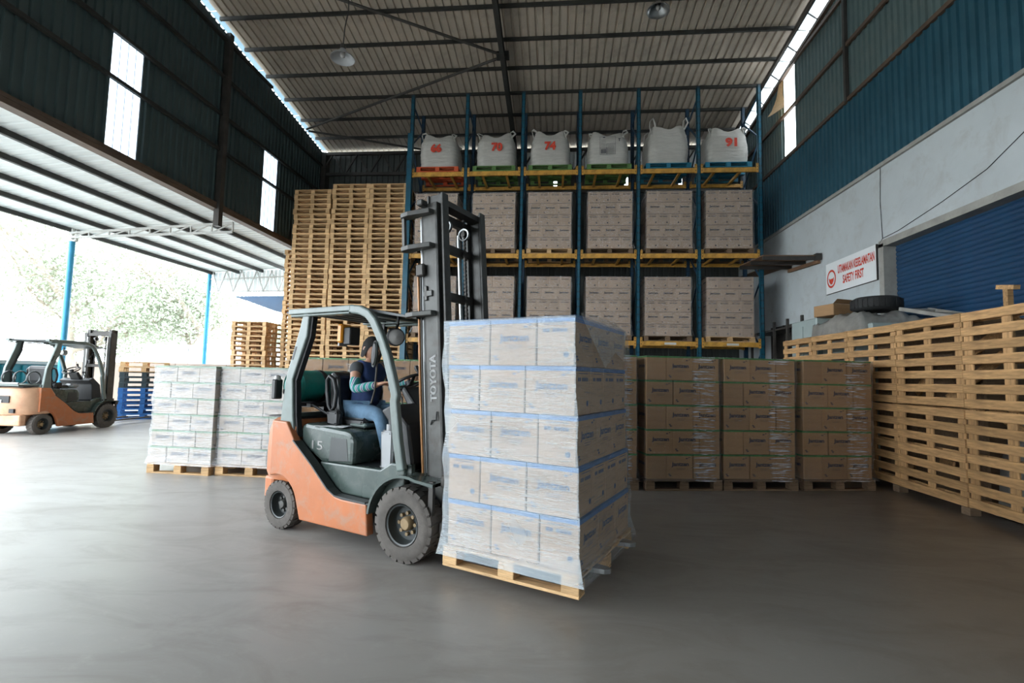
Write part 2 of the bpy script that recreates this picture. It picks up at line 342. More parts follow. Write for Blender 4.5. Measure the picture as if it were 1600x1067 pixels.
def text_geo(t, size, fit=None, res=2, outline=False, bold=0):
    """flat lettering as vertices and faces in the x-y plane, centred"""
    key = (t, size, fit, res, outline, bold)
    if key in _txt: return _txt[key]
    cu = bpy.data.curves.new('lettering', 'FONT'); cu.body = t; cu.size = size; cu.align_x = 'CENTER'; cu.align_y = 'CENTER'; cu.resolution_u = res; cu.offset = bold
    if outline: cu.fill_mode = 'NONE'; cu.bevel_depth = outline; cu.bevel_resolution = 0
    o = bpy.data.objects.new('lettering', cu); C.objects.link(o)
    dg = bpy.context.evaluated_depsgraph_get(); dg.update(); me = bpy.data.meshes.new_from_object(o.evaluated_get(dg))
    vs = [v.co.copy() for v in me.vertices]; fs = [tuple(p.vertices) for p in me.polygons]
    bpy.data.objects.remove(o); bpy.data.meshes.remove(me); bpy.data.curves.remove(cu)
    if fit:
        x0, x1 = min(v.x for v in vs), max(v.x for v in vs); y0, y1 = min(v.y for v in vs), max(v.y for v in vs)
        sx = fit[0]/(x1-x0); sy = fit[1]/(y1-y0) if fit[1] else sx
        vs = [Vector(((v.x-(x0+x1)/2)*sx, (v.y-(y0+y1)/2)*sy, v.z)) for v in vs]
    _txt[key] = (vs, fs); return _txt[key]
def face_T(loc, facing):
    """matrix laying x-y plane lettering upright, facing -y turned by an angle about z"""
    return Matrix.Translation(loc) @ Matrix.Rotation(facing, 4, 'Z') @ Matrix.Rotation(R(90), 4, 'X')

# ------------------------------------------------------------------ the shell of the hall
XL, XR, XRF, YN, YB = -8.48, 5.99, 5.70, -7.0, 16.55
def roof_z(y): return 11.47 - .1227*y
def corr(w, h0, h1, pitch=.2, depth=.035, flip=1):
    """profile of a trapezoidal sheet of width w: list of (along, out)"""
    pts = []; n = max(1, round(w/pitch)); p = w/n
    for i in range(n):
        a = i*p; pts += [(a, 0), (a+p*.66, 0), (a+p*.74, depth*flip), (a+p*.92, depth*flip)]
    pts.append((w, 0)); return pts

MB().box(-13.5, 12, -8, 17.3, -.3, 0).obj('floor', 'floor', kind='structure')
M['yard'] = mat('pale_yard_concrete', (.46, .45, .42), .7, var=.12, scale=.6, dirt=(.32, .3, .27))
for a in ((-60, -13.5, -25, 60), (-13.5, 30, 17.3, 60), (-13.5, 30, -25, -8)): MB().box(*a, -.3, 0).obj('ground', 'yard', kind='structure')

ceil = struct('ceiling')
SL = .075; nst = 18; sw = (XRF - (XL+SL))/nst
sheet = MB(); pr_ = corr(sw, 0, 0, .2, .035)
for i in range(len(pr_)-1):
    a, b = pr_[i], pr_[i+1]
    sheet.add([(a[0], YN, roof_z(YN)+a[1]), (b[0], YN, roof_z(YN)+b[1]), (b[0], YB+.3, roof_z(YB+.3)+b[1]), (a[0], YB+.3, roof_z(YB+.3)+a[1])], [(0, 1, 2, 3)])
sm = sheet.mesh('roof_sheet', 'roof')
for i in range(nst): ob('roof_sheet', sm, ceil, loc=(XL+SL+i*sw, 0, 0))
y = YN+.3; ys = [15.7 - .98*k for k in range(28)]
for y in ys:
    if y < YN: continue
    z = roof_z(y)
    m = MB(); m.box(XL+.05, XRF+.02, y-.02, y+.02, z-.075, z-.002); m.box(XL+.05, XRF+.02, y-.02, y+.035, z-.085, z-.075)
    m.obj('purlin', 'purlin', ceil)
for y in [15.7 - .98*k for k in range(28)]:          # ties from the roof edge to the right wall
    if y < YN: continue
    z = roof_z(y)
    MB().bar((XRF-.02, y, z-.1), (XR, y, z-.12), .03, .03).obj('edge_tie', 'truss', ceil)
for y in [15.2 - .98*k for k in range(27)]:
    if y < YN: continue
    MB().bar((XRF-.02, y, roof_z(y)-.1), (XR-.03, y, roof_z(y)-.32), .025, .025).obj('edge_tie', 'steel_dark', ceil)
MB().bar((XRF-.05, YN, roof_z(YN)-.12), (XRF-.05, YB, roof_z(YB)-.12), .07, .1).obj('edge_beam', 'steel_dark', ceil)
for mt, xa, xb in (('gap_filter_right', XRF+.005, XR+.02), ('gap_filter_left', XL-.1, XL+SL-.003)):  # tinted strips added over the roof gaps to cut the incoming light
    yy = YN
    while yy < YB:
        y2 = min(yy+1.96, YB); MB().add([(xa, yy, roof_z(yy)+.01), (xb, yy, roof_z(yy)+.01), (xb, y2-.01, roof_z(y2)+.01), (xa, y2-.01, roof_z(y2)+.01)], [(0, 1, 2, 3)]).obj('added_gap_strip', mt, ceil); yy = y2
for xr in (-1.49,):
    m = MB(); a, b = YN, YB
    for dz, w, h in ((-.2, .12, .02), (-.42, .12, .02), (-.31, .02, .22)):
        m.bar((xr, a, roof_z(a)+dz), (xr, b, roof_z(b)+dz), w, h)
    m.obj('rafter', 'purlin', ceil)
def rz_(p, d=-.26): return (p[0], p[1], roof_z(p[1])+d)
for a, b in (((XL+.3, 8.6), (-1.55, 12.0)), ((-1.55, 12.1), (XL+.2, 14.85)), ((XL+.2, 14.95), (-1.5, 17.2)), ((-1.45, 12.0), (XRF, 8.2))):
    b2 = (b[0], min(b[1], YB-.05)) if b[1] <= YB else (a[0]+(b[0]-a[0])*(YB-.05-a[1])/(b[1]-a[1]), YB-.05)
    if a[1] == 12.0: continue
    MB().tube([rz_(a), rz_(b2)], .035, 8).obj('wind_brace', 'steel_dark', ceil, smooth=40)
MB().box(-1.65, -1.33, 11.95, 12.15, roof_z(12)-.33, roof_z(12)-.2).obj('brace_plate', 'purlin', ceil)

# left wall: cladding above the open side
wl = struct('wall_left'); pw = .69; zb = 5.46; zg = 7.77
def clad_strip(x, w, z0, z1a, z1b, flip, depth=.035, pitch=.17):
    m = MB(); pr = corr(w, 0, 0, pitch, depth, flip)
    for i in range(len(pr)-1):
        a, b = pr[i], pr[i+1]; za = z1a+(z1b-z1a)*a[0]/w; zc = z1a+(z1b-z1a)*b[0]/w
        m.add([(x+a[1], a[0], z0), (x+b[1], b[0], z0), (x+b[1], b[0], zc), (x+a[1], a[0], za)], [(0, 1, 2, 3)])
    return m
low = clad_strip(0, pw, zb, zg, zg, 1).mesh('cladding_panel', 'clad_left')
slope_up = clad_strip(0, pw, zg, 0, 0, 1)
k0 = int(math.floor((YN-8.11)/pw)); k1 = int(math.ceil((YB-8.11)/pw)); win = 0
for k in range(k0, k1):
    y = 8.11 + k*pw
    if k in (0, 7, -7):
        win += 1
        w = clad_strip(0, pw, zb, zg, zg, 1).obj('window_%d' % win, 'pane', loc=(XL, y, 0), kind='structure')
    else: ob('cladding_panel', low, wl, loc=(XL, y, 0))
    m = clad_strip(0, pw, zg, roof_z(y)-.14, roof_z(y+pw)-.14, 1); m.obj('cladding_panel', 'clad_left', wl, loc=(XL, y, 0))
for z in (zb+.03, 6.87, zg, 8.75, 9.7):
    yend = min(YB, (11.3 - z)/.1227)
    MB().box(XL+.05, XL+.12, YN, yend, z-.035, z+.035).obj('girt', 'brownbeam' if z in (zb+.03,) else 'purlin', wl)
MB().box(XL-.08, XL+.12, YN, YB, zb-.10, zb-.01).obj('edge_beam', 'brownbeam', wl)
for i, y in enumerate((11.1, -.5)):
    m = MB(); m.box(XL+.05, XL+.19, y-.07, y+.07, 4.94, roof_z(y)-.2)
    m.obj('hall_column', 'steel_dark', wl)
MB().box(XL+.05, XL+.22, 16.2, 16.5, 0, roof_z(16.5)-.2).obj('hall_column', 'steel_dark', wl)

# front wall behind the camera
wf = struct('wall_front')
for i in range(20):
    x = XL + i*(XR-XL)/20; z0 = 4.2 if 0 < i < 6 else 0           # unseen door opening, sized to let in light from the left front
    MB().prism([(0, z0), ((XR-XL)/20-.02, z0), ((XR-XL)/20-.02, roof_z(YN)), (0, roof_z(YN))], 0, .04).obj('cladding_panel', 'clad_right', wf, loc=(x, YN-.04, 0))
# back wall
wb = struct('wall_back'); n = 24; bw = (XR-XL)/n
for i in range(n):
    x = XL + i*bw; m = MB(); pr = corr(bw, 0, 0, .2, .035)
    zt = roof_z(YB)-.05; light = 12 <= i <= 21
    segs = [(0, 8.25, 'clad_back'), (8.25, zt, 'clad_back')]
    if light: segs = [(0, 7.75, 'clad_back'), (8.45, zt, 'roof_canopy')]
    for z0, z1, mt in segs:
        m = MB()
        for j in range(len(pr)-1):
            a, b = pr[j], pr[j+1]
            m.add([(a[0], -a[1], z0), (b[0], -b[1], z0), (b[0], -b[1], z1), (a[0], -a[1], z1)], [(0, 3, 2, 1)])
        m.obj('cladding_panel', mt, wb, loc=(x, YB, 0))
    if light: MB().box(0, bw*(.8 if i in (13, 17, 20) else 1), -.02, 0, 7.75 + (.12 if i in (13, 17) else 0), 8.45).obj('vent_cover', 'steel_dark', wb, loc=(x, YB, 0))
m = MB()
for z in (8.45, 9.2, 7.72): m.box(XL, XR, YB-.32, YB-.22, z-.05, z+.05)
x = XL
while x < XR-.8:
    m.bar((x, YB-.27, 8.45), (x+.45, YB-.27, 9.2), .05, .05); m.bar((x+.45, YB-.27, 9.2), (x+.9, YB-.27, 8.45), .05, .05); x += .9
m.obj('wall_truss', 'steel_dark', wb)

# right wall: plastered masonry with roller door, cladding above
wr = struct('wall_right'); ZW = 5.46; DY0, DY1, DZ = 4.2, 9.4, 3.95
m = MB(); m.box(XR, XR+.24, DY1, YB, 0, ZW); m.box(XR, XR+.24, YN, DY0, 0, ZW); m.box(XR, XR+.24, DY0, DY1, DZ, ZW)
m.obj('masonry', 'plaster', wr)
m = MB(); m.box(XR-.012, XR+.23, DY1-.001, DY1+.13, 0, DZ+.06); m.box(XR-.012, XR+.23, DY0-.13, DY0, 0, DZ+.06); m.box(XR-.012, XR+.23, DY0-.13, DY1+.13, DZ-.001, DZ+.12)
m.obj('door_surround', 'concrete', wr)
MB().box(XR-.05, XR+.05, YN, YB, ZW-.02, ZW+.05).obj('ledge', 'concrete', wr)
d = struct('door_1')
slat = MB(); slat.prism([(0, 0), (-.012, .015), (-.018, .04), (-.012, .065), (0, .08), (.008, .08), (.008, 0)], DY0, DY1, axis='y')
slm = slat.mesh('shutter_slat', 'shutter', smooth=50); z = 0
while z < DZ: ob('shutter_slat', slm, d, loc=(XR+.22, 0, z)); z += .08
pw2 = .64; ZB = 7.28
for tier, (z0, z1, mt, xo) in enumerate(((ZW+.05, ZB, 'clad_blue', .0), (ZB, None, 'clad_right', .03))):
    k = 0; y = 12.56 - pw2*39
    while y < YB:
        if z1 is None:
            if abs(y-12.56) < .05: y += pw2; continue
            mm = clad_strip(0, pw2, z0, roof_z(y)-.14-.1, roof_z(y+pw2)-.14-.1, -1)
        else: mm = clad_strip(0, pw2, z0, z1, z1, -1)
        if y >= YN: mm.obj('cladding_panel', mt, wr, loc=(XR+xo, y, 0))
        y += pw2
for z in (ZB, 8.47, 9.6):
    yend = min(YB, (11.2 - z)/.1227)
    MB().box(XR-.07, XR-.01, YN, yend, z-.04, z+.04).obj('girt', 'brownbeam', wr)
MB().bar((XR-.04, YN, roof_z(YN)-.3), (XR-.04, YB, roof_z(YB)-.3), .09, .09).obj('top_rail', 'brownbeam', wr)
for y in (10.3, 5.0, .5): MB().box(XR-.09, XR-.02, y-.035, y+.035, ZB-.03, roof_z(y)-.25).obj('wall_stud', 'steel_dark', wr)
# torn sheet hanging in the gap of the right wall
m = MB(); P = [(0, 0, 1.0), (-.03, .14, .95), (-.10, .16, .55), (-.2, .22, .25), (-.38, .05, .0), (-.42, -.25, -.12), (-.2, -.45, -.02), (-.05, -.2, .3), (0, .02, .6)]
m.add([(p[0], p[1], p[2]) for p in P] + [(p[0]+.01, p[1]+.01, p[2]) for p in P], [(0, 1, 2, 8), (2, 3, 7, 8), (3, 4, 7), (4, 5, 6, 7), (9, 17, 11, 10), (11, 17, 16, 12), (12, 16, 13), (13, 16, 15, 14)])
tag(m.obj('torn_sheet', 'wood', smooth=60, loc=(XR-.03, 13.15, 8.52)), 'torn brown sheet curling out of the gap high in the right wall', 'sheet')
# cable and cast line across the masonry
m = MB(); m.tube([(XR-.01, 9.41, 5.44), (XR-.012, 9.44, 4.8), (XR-.01, 9.41, 4.1), (XR-.012, 9.55, 3.98), (XR-.012, 9.62, 3.6)], .005, 5)
m.tube([(XR-.01, 9.41, 4.1), (XR-.012, 9.0, 4.12), (XR-.01, 8.0, 4.28), (XR-.012, 7.2, 4.45), (XR-.01, 6.6, 4.72), (XR-.012, 6.2, 4.75), (XR-.01, 5.6, 4.66)], .005, 5)
tag(m.obj('cable', 'black'), 'thin dark cable pinned over the white wall above the blue roller door', 'cable')
m = MB(); m.tube([(XR-.008, 7.9, 4.75), (XR-.01, 7.4, 4.83), (XR-.008, 6.6, 5.0)], .01, 5)
# sign
sg = thing('safety_sign', 'white wall sign with red SAFETY FIRST lettering beside the roller door', 'sign', (XR-.015, 10.42, 3.70))
MB().box(-.012, .012, -.86, .86, -.335, .335).obj('board', 'shed_white', sg)
m = MB(); m.box(-.02, .012, -.865, -.85, -.335, .335); m.box(-.02, .012, -.86, .86, -.345, -.335); m.obj('board_edge', 'steel_dark', sg)
Ts = lambda yy, zz: Matrix.Translation((-.016, yy, zz)) @ Matrix.Rotation(R(-90), 4, 'Z') @ Matrix.Rotation(R(90), 4, 'X')
m = MB().merge(text_geo('UTAMAKAN KESELAMATAN', .2, (1.20, .18), 3, bold=.006), 0, Ts(-.20, .13)); m.merge(text_geo('SAFETY FIRST', .2, (.70, .18), 3, bold=.006), 0, Ts(-.12, -.11))
m.obj('lettering', 'red_ink', sg)
m = MB(); T_ = Ts(.65, -.02)
def ring(mb, ro, ri, T, sx=1.0, n=28):
    vs = [(ro*sx*math.cos(2*math.pi*k/n), ro*math.sin(2*math.pi*k/n), 0) for k in range(n)] + [(ri*sx*math.cos(2*math.pi*k/n), ri*math.sin(2*math.pi*k/n), 0) for k in range(n)]
    mb.add(vs, [(k, (k+1) % n, n+(k+1) % n, n+k) for k in range(n)], 0, T)
ring(m, .20, .155, T_, .85)
m.add([(-.10, .03, 0), (-.06, .0, 0), (.06, 0, 0), (.10, .03, 0), (.08, -.06, 0), (.03, -.12, 0), (-.03, -.12, 0), (-.08, -.06, 0)], [(0, 7, 6, 5, 4, 3, 2, 1)], 0, T_)
m.obj('emblem', 'red_ink', sg)
# awning
aw = thing('awning', 'rusty brown sheet awning jutting from the white wall behind the rack', 'awning', (XR, 11.5, 4.3))
m = MB()
for k in range(7): m.prism([(0, 0), (.48, .03), (.48, .045), (0, .02)], -1.28 if k < 3 else -.55, -.01, axis='x', T=Matrix.Translation((0, k*.48, k*.03)))
m.obj('roof_sheet', 'brown_sheet', aw)
for yy in (.02, .7, 1.4): MB().bar((-1.28, yy, yy*.064-.05), (-.01, yy, yy*.064-.05), .05, .08).obj('rafter', 'steel_dark', aw)
MB().bar((-.06, 0, -.13), (-.06, 1.44, -.04), .06, .08).obj('wall_bracket', 'brown_sheet', aw)
MB().box(-.14, -.02, -.06, .06, -.1, .05).obj('end_cap', 'steel_dark', aw)

# ------------------------------------------------------------------ canopy on the left and the yard
cn = struct('canopy_roof'); CXo, CZo = -13.15, 5.22
def cz(x): return 5.40 - (XL-x)*.055
cs_n = 15; cy0, cy1 = 5.4, 17.4; w_ = (cy1-cy0)/cs_n
m = MB(); pr = corr(w_, 0, 0, .2, .03)
for i in range(len(pr)-1):
    a, b = pr[i], pr[i+1]
    m.add([(XL-.02, a[0], cz(XL)+a[1]), (XL-.02, b[0], cz(XL)+b[1]), (CXo-.3, b[0], cz(CXo-.3)+b[1]), (CXo-.3, a[0], cz(CXo-.3)+a[1])], [(0, 1, 2, 3)])
cm = m.mesh('canopy_sheet', 'roof_canopy')
for k in range(cs_n): ob('canopy_sheet', cm, cn, loc=(0, cy0+k*w_, 0))
for x in (-13.1, -12.1, -11.15, -10.2, -9.25):
    MB().box(x-.035, x+.035, cy0, cy1, cz(x)-.11, cz(x)-.005).obj('purlin', 'purlin', cn)
for yt in (11.7, 0.0):
    t = struct('canopy_truss'); xs = [XL+.1 - (XL+.1+13.0)*k/8 for k in range(9)]
    top = lambda x: cz(x)-.18
    bot = lambda x: 4.98 - (XL+.1-x)*.028
    MB().bar((XL+.1, yt, top(XL)), (-13.0, yt, top(-13.0)), .05, .05).obj('top_chord', 'truss', t)
    MB().bar((XL+.1, yt, bot(XL+.1)), (-13.0, yt, bot(-13.0)), .05, .05).obj('bottom_chord', 'truss', t)
    for k in range(8):
        MB().bar((xs[k], yt, top(xs[k])), (xs[k], yt, bot(xs[k])), .03, .03).obj('web_bar', 'truss', t)
        MB().bar((xs[k], yt, top(xs[k])), (xs[k+1], yt, bot(xs[k+1])), .025, .025).obj('web_bar', 'truss', t)
for (x, y, zt), lb in (((-12.95, 11.75, 4.75), 'tall sky-blue canopy post standing behind the parked forklift'), ((-13.2, 17.3, 5.05), 'sky-blue canopy post beside the loose wooden pallets at the far end')):
    p = thing('canopy_post', lb, 'post', (x, y, 0))
    MB().lathe([(0, 0), (.07, 0), (.07, zt), (0, zt)], 14).obj('post_tube', 'post_blue', p, smooth=40)
    MB().box(-.13, .13, -.13, .13, 0, .02).obj('base_plate', 'post_blue', p)
    m = MB(); m.box(-.12, .12, -.04, .04, zt, zt+.05); m.box(-.02, .02, -.03, .03, zt, zt+.35); m.box(.1, .14, -.03, .03, zt, zt+.3); m.obj('cap_bracket', 'truss', p)
# end truss and cladding of the canopy
ec = struct('canopy_end')
n = 18
for k in range(n):
    x = -13.1 + k*.16; MB().prism([(0, 4.45), (.145, 4.45), (.145, 5.3), (0, 5.3)], 0, .02).obj('cladding_strip', 'roof_canopy', ec, loc=(x, 17.42, 0))
for a, b in (((-13.15, 5.15), (-10.1, 5.35)), ((-13.15, 4.85), (-10.1, 4.98)), ((-13.15, 4.38), (-10.1, 4.42))):
    MB().bar((a[0], 17.3, a[1]), (b[0], 17.3, b[1]), .05, .05).obj('chord', 'truss', ec)
for k in range(5):
    x = -13.1 + k*.6; MB().bar((x, 17.28, 5.2), (x+.3, 17.28, 4.4), .035, .035).obj('web_bar', 'truss', ec); MB().bar((x+.3, 17.28, 4.4), (x+.6, 17.28, 5.2), .035, .035).obj('web_bar', 'truss', ec)
MB().prism([(-12.6, 4.3), (-10.0, 4.36), (-10.0, 3.55), (-10.9, 3.75), (-12.0, 4.12)], 17.9, 17.95).obj('gable_cladding', 'shutter', ec)

bw_ = struct('boundary_wall')
for k in range(18):
    MB().box(0, 1.98, 0, .15, 0, 1.62).obj('wall_panel', 'beige', bw_, loc=(-40+k*2.0, 16.9, 0)) if k < 17 else None
sh = thing('white_shed', 'low white shed with a grey board beyond the boundary wall', 'building', (-15.0, 20, 0))
MB().box(-3.2, 6.0, 0, 3, 0, 2.35).obj('wall', 'shed_white', sh)
MB().prism([(-.1, 2.35), (3.1, 2.35), (3.1, 2.42), (-.1, 2.47)], -3.3, 6.1, axis='x').obj('roof', 'shed_white', sh)
MB().box(-2.0, -1.0, -.06, 0, 1.6, 2.3).obj('board', 'board_grey', sh)

tb = thing('steel_bin', 'teal ribbed steel bin at the left edge behind the parked forklift', 'bin', (-14.6, 11.4, 0))
MB().bevbox(-1, 1, -.9, .9, 0, 1.5, .03).obj('body', 'teal_bin', tb)
for k in range(8): MB().box(-1+.13+k*.25, -1+.19+k*.25, -.94, -.9, .05, 1.42).obj('rib', 'teal_bin', tb)
for k in range(7): MB().box(1, 1.04, -.8+k*.25, -.74+k*.25, .05, 1.42).obj('rib', 'teal_bin', tb)
m = MB(); m.box(-1.05, 1.05, -.95, -.88, 1.45, 1.53); m.box(1-.02, 1.06, -.95, .95, 1.45, 1.53); m.obj('rim', 'cabinet', tb)

def tree(label, x, y, h, r, seed, nl=9000):
    rn = random.Random(seed); t = thing('tree', label, 'tree', (x, y, 0), 0, 'trees beyond the boundary wall')
    m = MB(); tips = []
    def grow(p, d, L, rad, lev):
        pts = [p]; q = p
        for i in range(4):
            d = (d + Vector((rn.uniform(-.2, .2), rn.uniform(-.2, .2), rn.uniform(-.05, .15)))).normalized(); q = q + d*L/4; pts.append(q)
        m.tube(pts, [rad*(1-.12*i) for i in range(5)], 6)
        tips.append(q); tips.append(pts[2])
        if lev < 3:
            for j in range(4): 
                a = rn.uniform(0, 6.28); nd = (d*.5 + Vector((math.cos(a), math.sin(a), rn.uniform(-.1, .6)))).normalized()
                grow(pts[rn.choice((2, 3, 4))], nd, L*rn.uniform(.6, .8), rad*.5, lev+1)
    grow(Vector((0, 0, 0)), Vector((0, 0, 1)), h*.36, r*.05, 0)
    m.obj('trunk', 'bark', t, smooth=60)
    m = MB(); tips = [q for q in tips if q.z > h*.2]
    for i in range(nl):
        c = rn.choice(tips) + Vector((rn.gauss(0, 1), rn.gauss(0, 1), rn.gauss(0, .7)))*r*.17
        s = rn.uniform(.05, .13); u = Vector((rn.uniform(-1, 1), rn.uniform(-1, 1), rn.uniform(-1, 1))).normalized(); w = u.orthogonal().normalized()
        m.add([c-u*s, c+w*s*.45, c+u*s, c-w*s*.45], [(0, 1, 2, 3)])
    f = m.obj('foliage', 'leaf', t); f['kind'] = 'stuff'
tree('broad pale green tree at the far left beyond the boundary wall', -25, 23, 12.5, 8, 3, 26000)
tree('spreading pale tree behind the blue canopy post', -20, 25, 10, 7, 5, 18000)
tree('thin pale tree right of the broad one, over the shed', -17, 29, 6.5, 4, 8, 6000)
tree('small pale tree beside the lower stack of wooden pallets', -13.6, 24, 5.2, 2.5, 11, 5000)

# ------------------------------------------------------------------ pallets
_pm = {}
def piece_mesh(dx, dy, dz, mt, name):
    key = (round(dx, 3), round(dy, 3), round(dz, 3), mt, name)
    if key not in _pm: _pm[key] = MB().bevbox(-dx/2, dx/2, -dy/2, dy/2, 0, dz, .004).mesh(name, mt)
    return _pm[key]
def pallet_pieces(w, d, nb=7, h=.14, bot3=True):
    """(name, x, y, z, dx, dy, dz): deck boards run along x"""
    out = []; bwid = .105
    for k in range(3): out.append(('bottom_board', 0, -d/2+.05+(d-.1)*k/2, 0, w, .1, .02))
    for i in range(3):
        for k in range(3): out.append(('block', -w/2+.06+(w-.12)*i/2, -d/2+.05+(d-.1)*k/2, .02, .12, .1, h-.06))
        out.append(('cross_board', -w/2+.06+(w-.12)*i/2, 0, h-.04, .11, d, .02))
    for k in range(nb): out.append(('deck_board', 0, -d/2+bwid/2+(d-bwid)*k/(nb-1), h-.02, w, bwid, .02))
    return out
def pallet_full(parent, w, d, mt, nb=7, h=.14):
    for nm, x, y, z, dx, dy, dz in pallet_pieces(w, d, nb, h):
        along = dx >= dy
        me = piece_mesh(max(dx, dy), min(dx, dy), dz, mt, nm)
        ob(nm, me, parent, loc=(x, y, z), rz=0 if along else R(90))
_pc = {}
def pallet_coarse_meshes(w, d, mt, v=0):
    key = (w, d, mt, v)
    if key in _pc: return _pc[key]
    top = MB(); st = MB(); bt = MB()
    for nm, x, y, z, dx, dy, dz in pallet_pieces(w, d, 7):
        tgt = {'deck_board': top, 'bottom_board': bt}.get(nm)
        if tgt: tgt.box(x-dx/2, x+dx/2, y-dy/2, y+dy/2, z, z+dz)
    cmb = [(-d/2, .02), (-d/2+.1, .02), (-d/2+.1, .10), (-.05, .10), (-.05, .02), (.05, .02), (.05, .10), (d/2-.1, .10), (d/2-.1, .02), (d/2, .02), (d/2, .12), (-d/2, .12)]
    st.prism(cmb, -.055, .055, axis='x')
    _pc[key] = (top.mesh('top_deck', mt), st.mesh('block_row', mt), bt.mesh('bottom_deck', mt)); return _pc[key]
def pallet_thing(loc, rz, label, mt='wood', w=1.1, d=1.1, group=None):
    t = thing('pallet', label, 'pallet', loc, rz, group); a, b, c = pallet_coarse_meshes(w, d, mt)
    ob('top_deck', a, t); ob('bottom_deck', c, t)
    for i in range(3): ob('block_row', b, t, loc=(-w/2+.06+(w-.12)*i/2, 0, 0))
    return t
NUM = 'zero one two three four five six seven eight nine ten eleven twelve thirteen fourteen fifteen sixteen seventeen eighteen nineteen twenty'.split()
ORD = 'zeroth first second third fourth fifth sixth seventh eighth ninth tenth eleventh twelfth thirteenth fourteenth fifteenth sixteenth seventeenth eighteenth nineteenth twentieth'.split()
TENS = {2: ('twenty', 'twentieth'), 3: ('thirty', 'thirtieth'), 4: ('forty', 'fortieth')}
def ordinal(n):
    if n <= 20: return ORD[n]
    t, u = divmod(n, 10); return TENS[t][1] if u == 0 else TENS[t][0] + '-' + ORD[u]
PH = .1445
def stack(x, y, n, desc, group, mt='wood', seed=0, rz=0, w=1.1, drift=.0, first='wood'):
    rn = random.Random(seed)
    for i in range(n):
        k = n - i
        mtt = mt(k) if callable(mt) else mt
        lb = 'wooden pallet, %s from the top of the %s' % (ordinal(k), desc) if mtt.startswith('wood') else '%s plastic pallet, %s from the top of the %s' % ('blue' if 'blue' in mtt else 'dark grey', ordinal(k), desc)
        pallet_thing((x + rn.uniform(-.018, .018) + drift*i, y + rn.uniform(-.02, .02), i*PH), rz + R(rn.uniform(-.9, .9)), lb, mtt, w, 1.1, group)
stack(-7.01, 13.65, 46, 'leftmost tall stack', 'empty pallets in the leftmost tall stack', seed=1)
stack(-5.88, 13.65, 47, 'middle tall stack', 'empty pallets in the middle tall stack', seed=2)
stack(-4.78, 13.65, 47, 'tall stack beside the rack', 'empty pallets in the tall stack beside the rack', seed=3)
stack(-7.90, 14.85, 36, 'half-hidden shorter stack behind the tall ones', 'empty pallets in the half-hidden stack', seed=4)
stack(-9.20, 14.4, 20, 'low stack outside the hall', 'empty pallets in the low outer stack', seed=5)
stack(-11.75, 13.1, 11, 'coloured stack behind the parked forklift', 'pallets behind the parked forklift', mt=lambda k: 'wood' if k <= 2 else ('plastic_dark' if k <= 5 else 'plastic_blue'), seed=6, rz=R(38))

# ------------------------------------------------------------------ cartons and wrapped loads
_cm = {}
def carton_mesh(l, w, h, card='card', ink='ink', band=None, det=2, long_print=True):
    key = (l, w, h, card, ink, band, det)
    if key in _cm: return _cm[key]
    g = .003; m = MB(); m.bevbox(-l/2+g, l/2-g, -w/2+g, w/2-g, .002, h-.002, .006)
    e = .0015 if det == 2 else .003
    for s in (0, 1):
        a = math.pi*s
        T = lambda x, z: Matrix.Rotation(a, 4, 'Z') @ face_T((x, -w/2+g-e, z), 0)
        m.merge(text_geo('Jantzen', .1, (l*.64, l*.19), 2 if det == 2 else 1, bold=.003 if card == 'card_near' else .004), 1, T(l*.02, h*.58))
        def blob(x, z, r):                                          # small leaf-shaped marks of the print
            m.add([(-r, 0, 0), (-r*.2, -r*.5, 0), (r, 0, 0), (-r*.2, r*.5, 0)], [(0, 1, 2, 3)], 1, T(x, z))
        blob(l*.27, h*.83, .018); blob(l*.36, h*.87, .014); blob(-l*.38, h*.20, .018); blob(-l*.34, h*.14, .02)
        if det == 2:
            for j, ww in enumerate((.34, .26)): 
                for q in range(9): m.box(l*(.0-ww/2+q*ww/9), l*(-ww/2+q*ww/9+ww/12), 0, .0001, 0, h*.012, 1, Matrix.Rotation(a, 4, 'Z') @ Matrix.Translation((l*.04, -w/2+g-e, h*(.43-.05*j))))
        T2 = lambda y, z: Matrix.Rotation(a, 4, 'Z') @ Matrix.Translation((l/2-g+e, y, z)) @ Matrix.Rotation(R(90), 4, 'Z') @ Matrix.Rotation(R(90), 4, 'X')
        if band == 'green_band': continue
        for q in range(6): m.add([(-.011, -.012, 0), (.011, -.012, 0), (.011, .012, 0), (-.011, .012, 0)], [(0, 1, 2, 3)], 1, T2(-w*.3+q*w*.1+(w*.06 if q > 1 else 0), h*.74))
        for q in range(2): m.add([(-w*.3, -.0025, 0), (w*.3, -.0025, 0), (w*.3, .0025, 0), (-w*.3, .0025, 0)], [(0, 1, 2, 3)], 1, T2(0, h*(.86+.05*q)))
        n = 10; m.add([(.02*math.cos(2*math.pi*k/n), .02*math.sin(2*math.pi*k/n), 0) for k in range(n)], [tuple(range(n))], 1, T2(w*.28, h*.24))
    if band:
        t = {'green_band': .020, 'ink': .007}.get(band, .028)
        m.box(-l/2+g-.0012, l/2-g+.0012, -w/2+g-.0012, w/2-g+.0012, h-.002-t, h-.001, 2)
    _cm[key] = m.mesh('carton', [card, ink, band or ink]); return _cm[key]
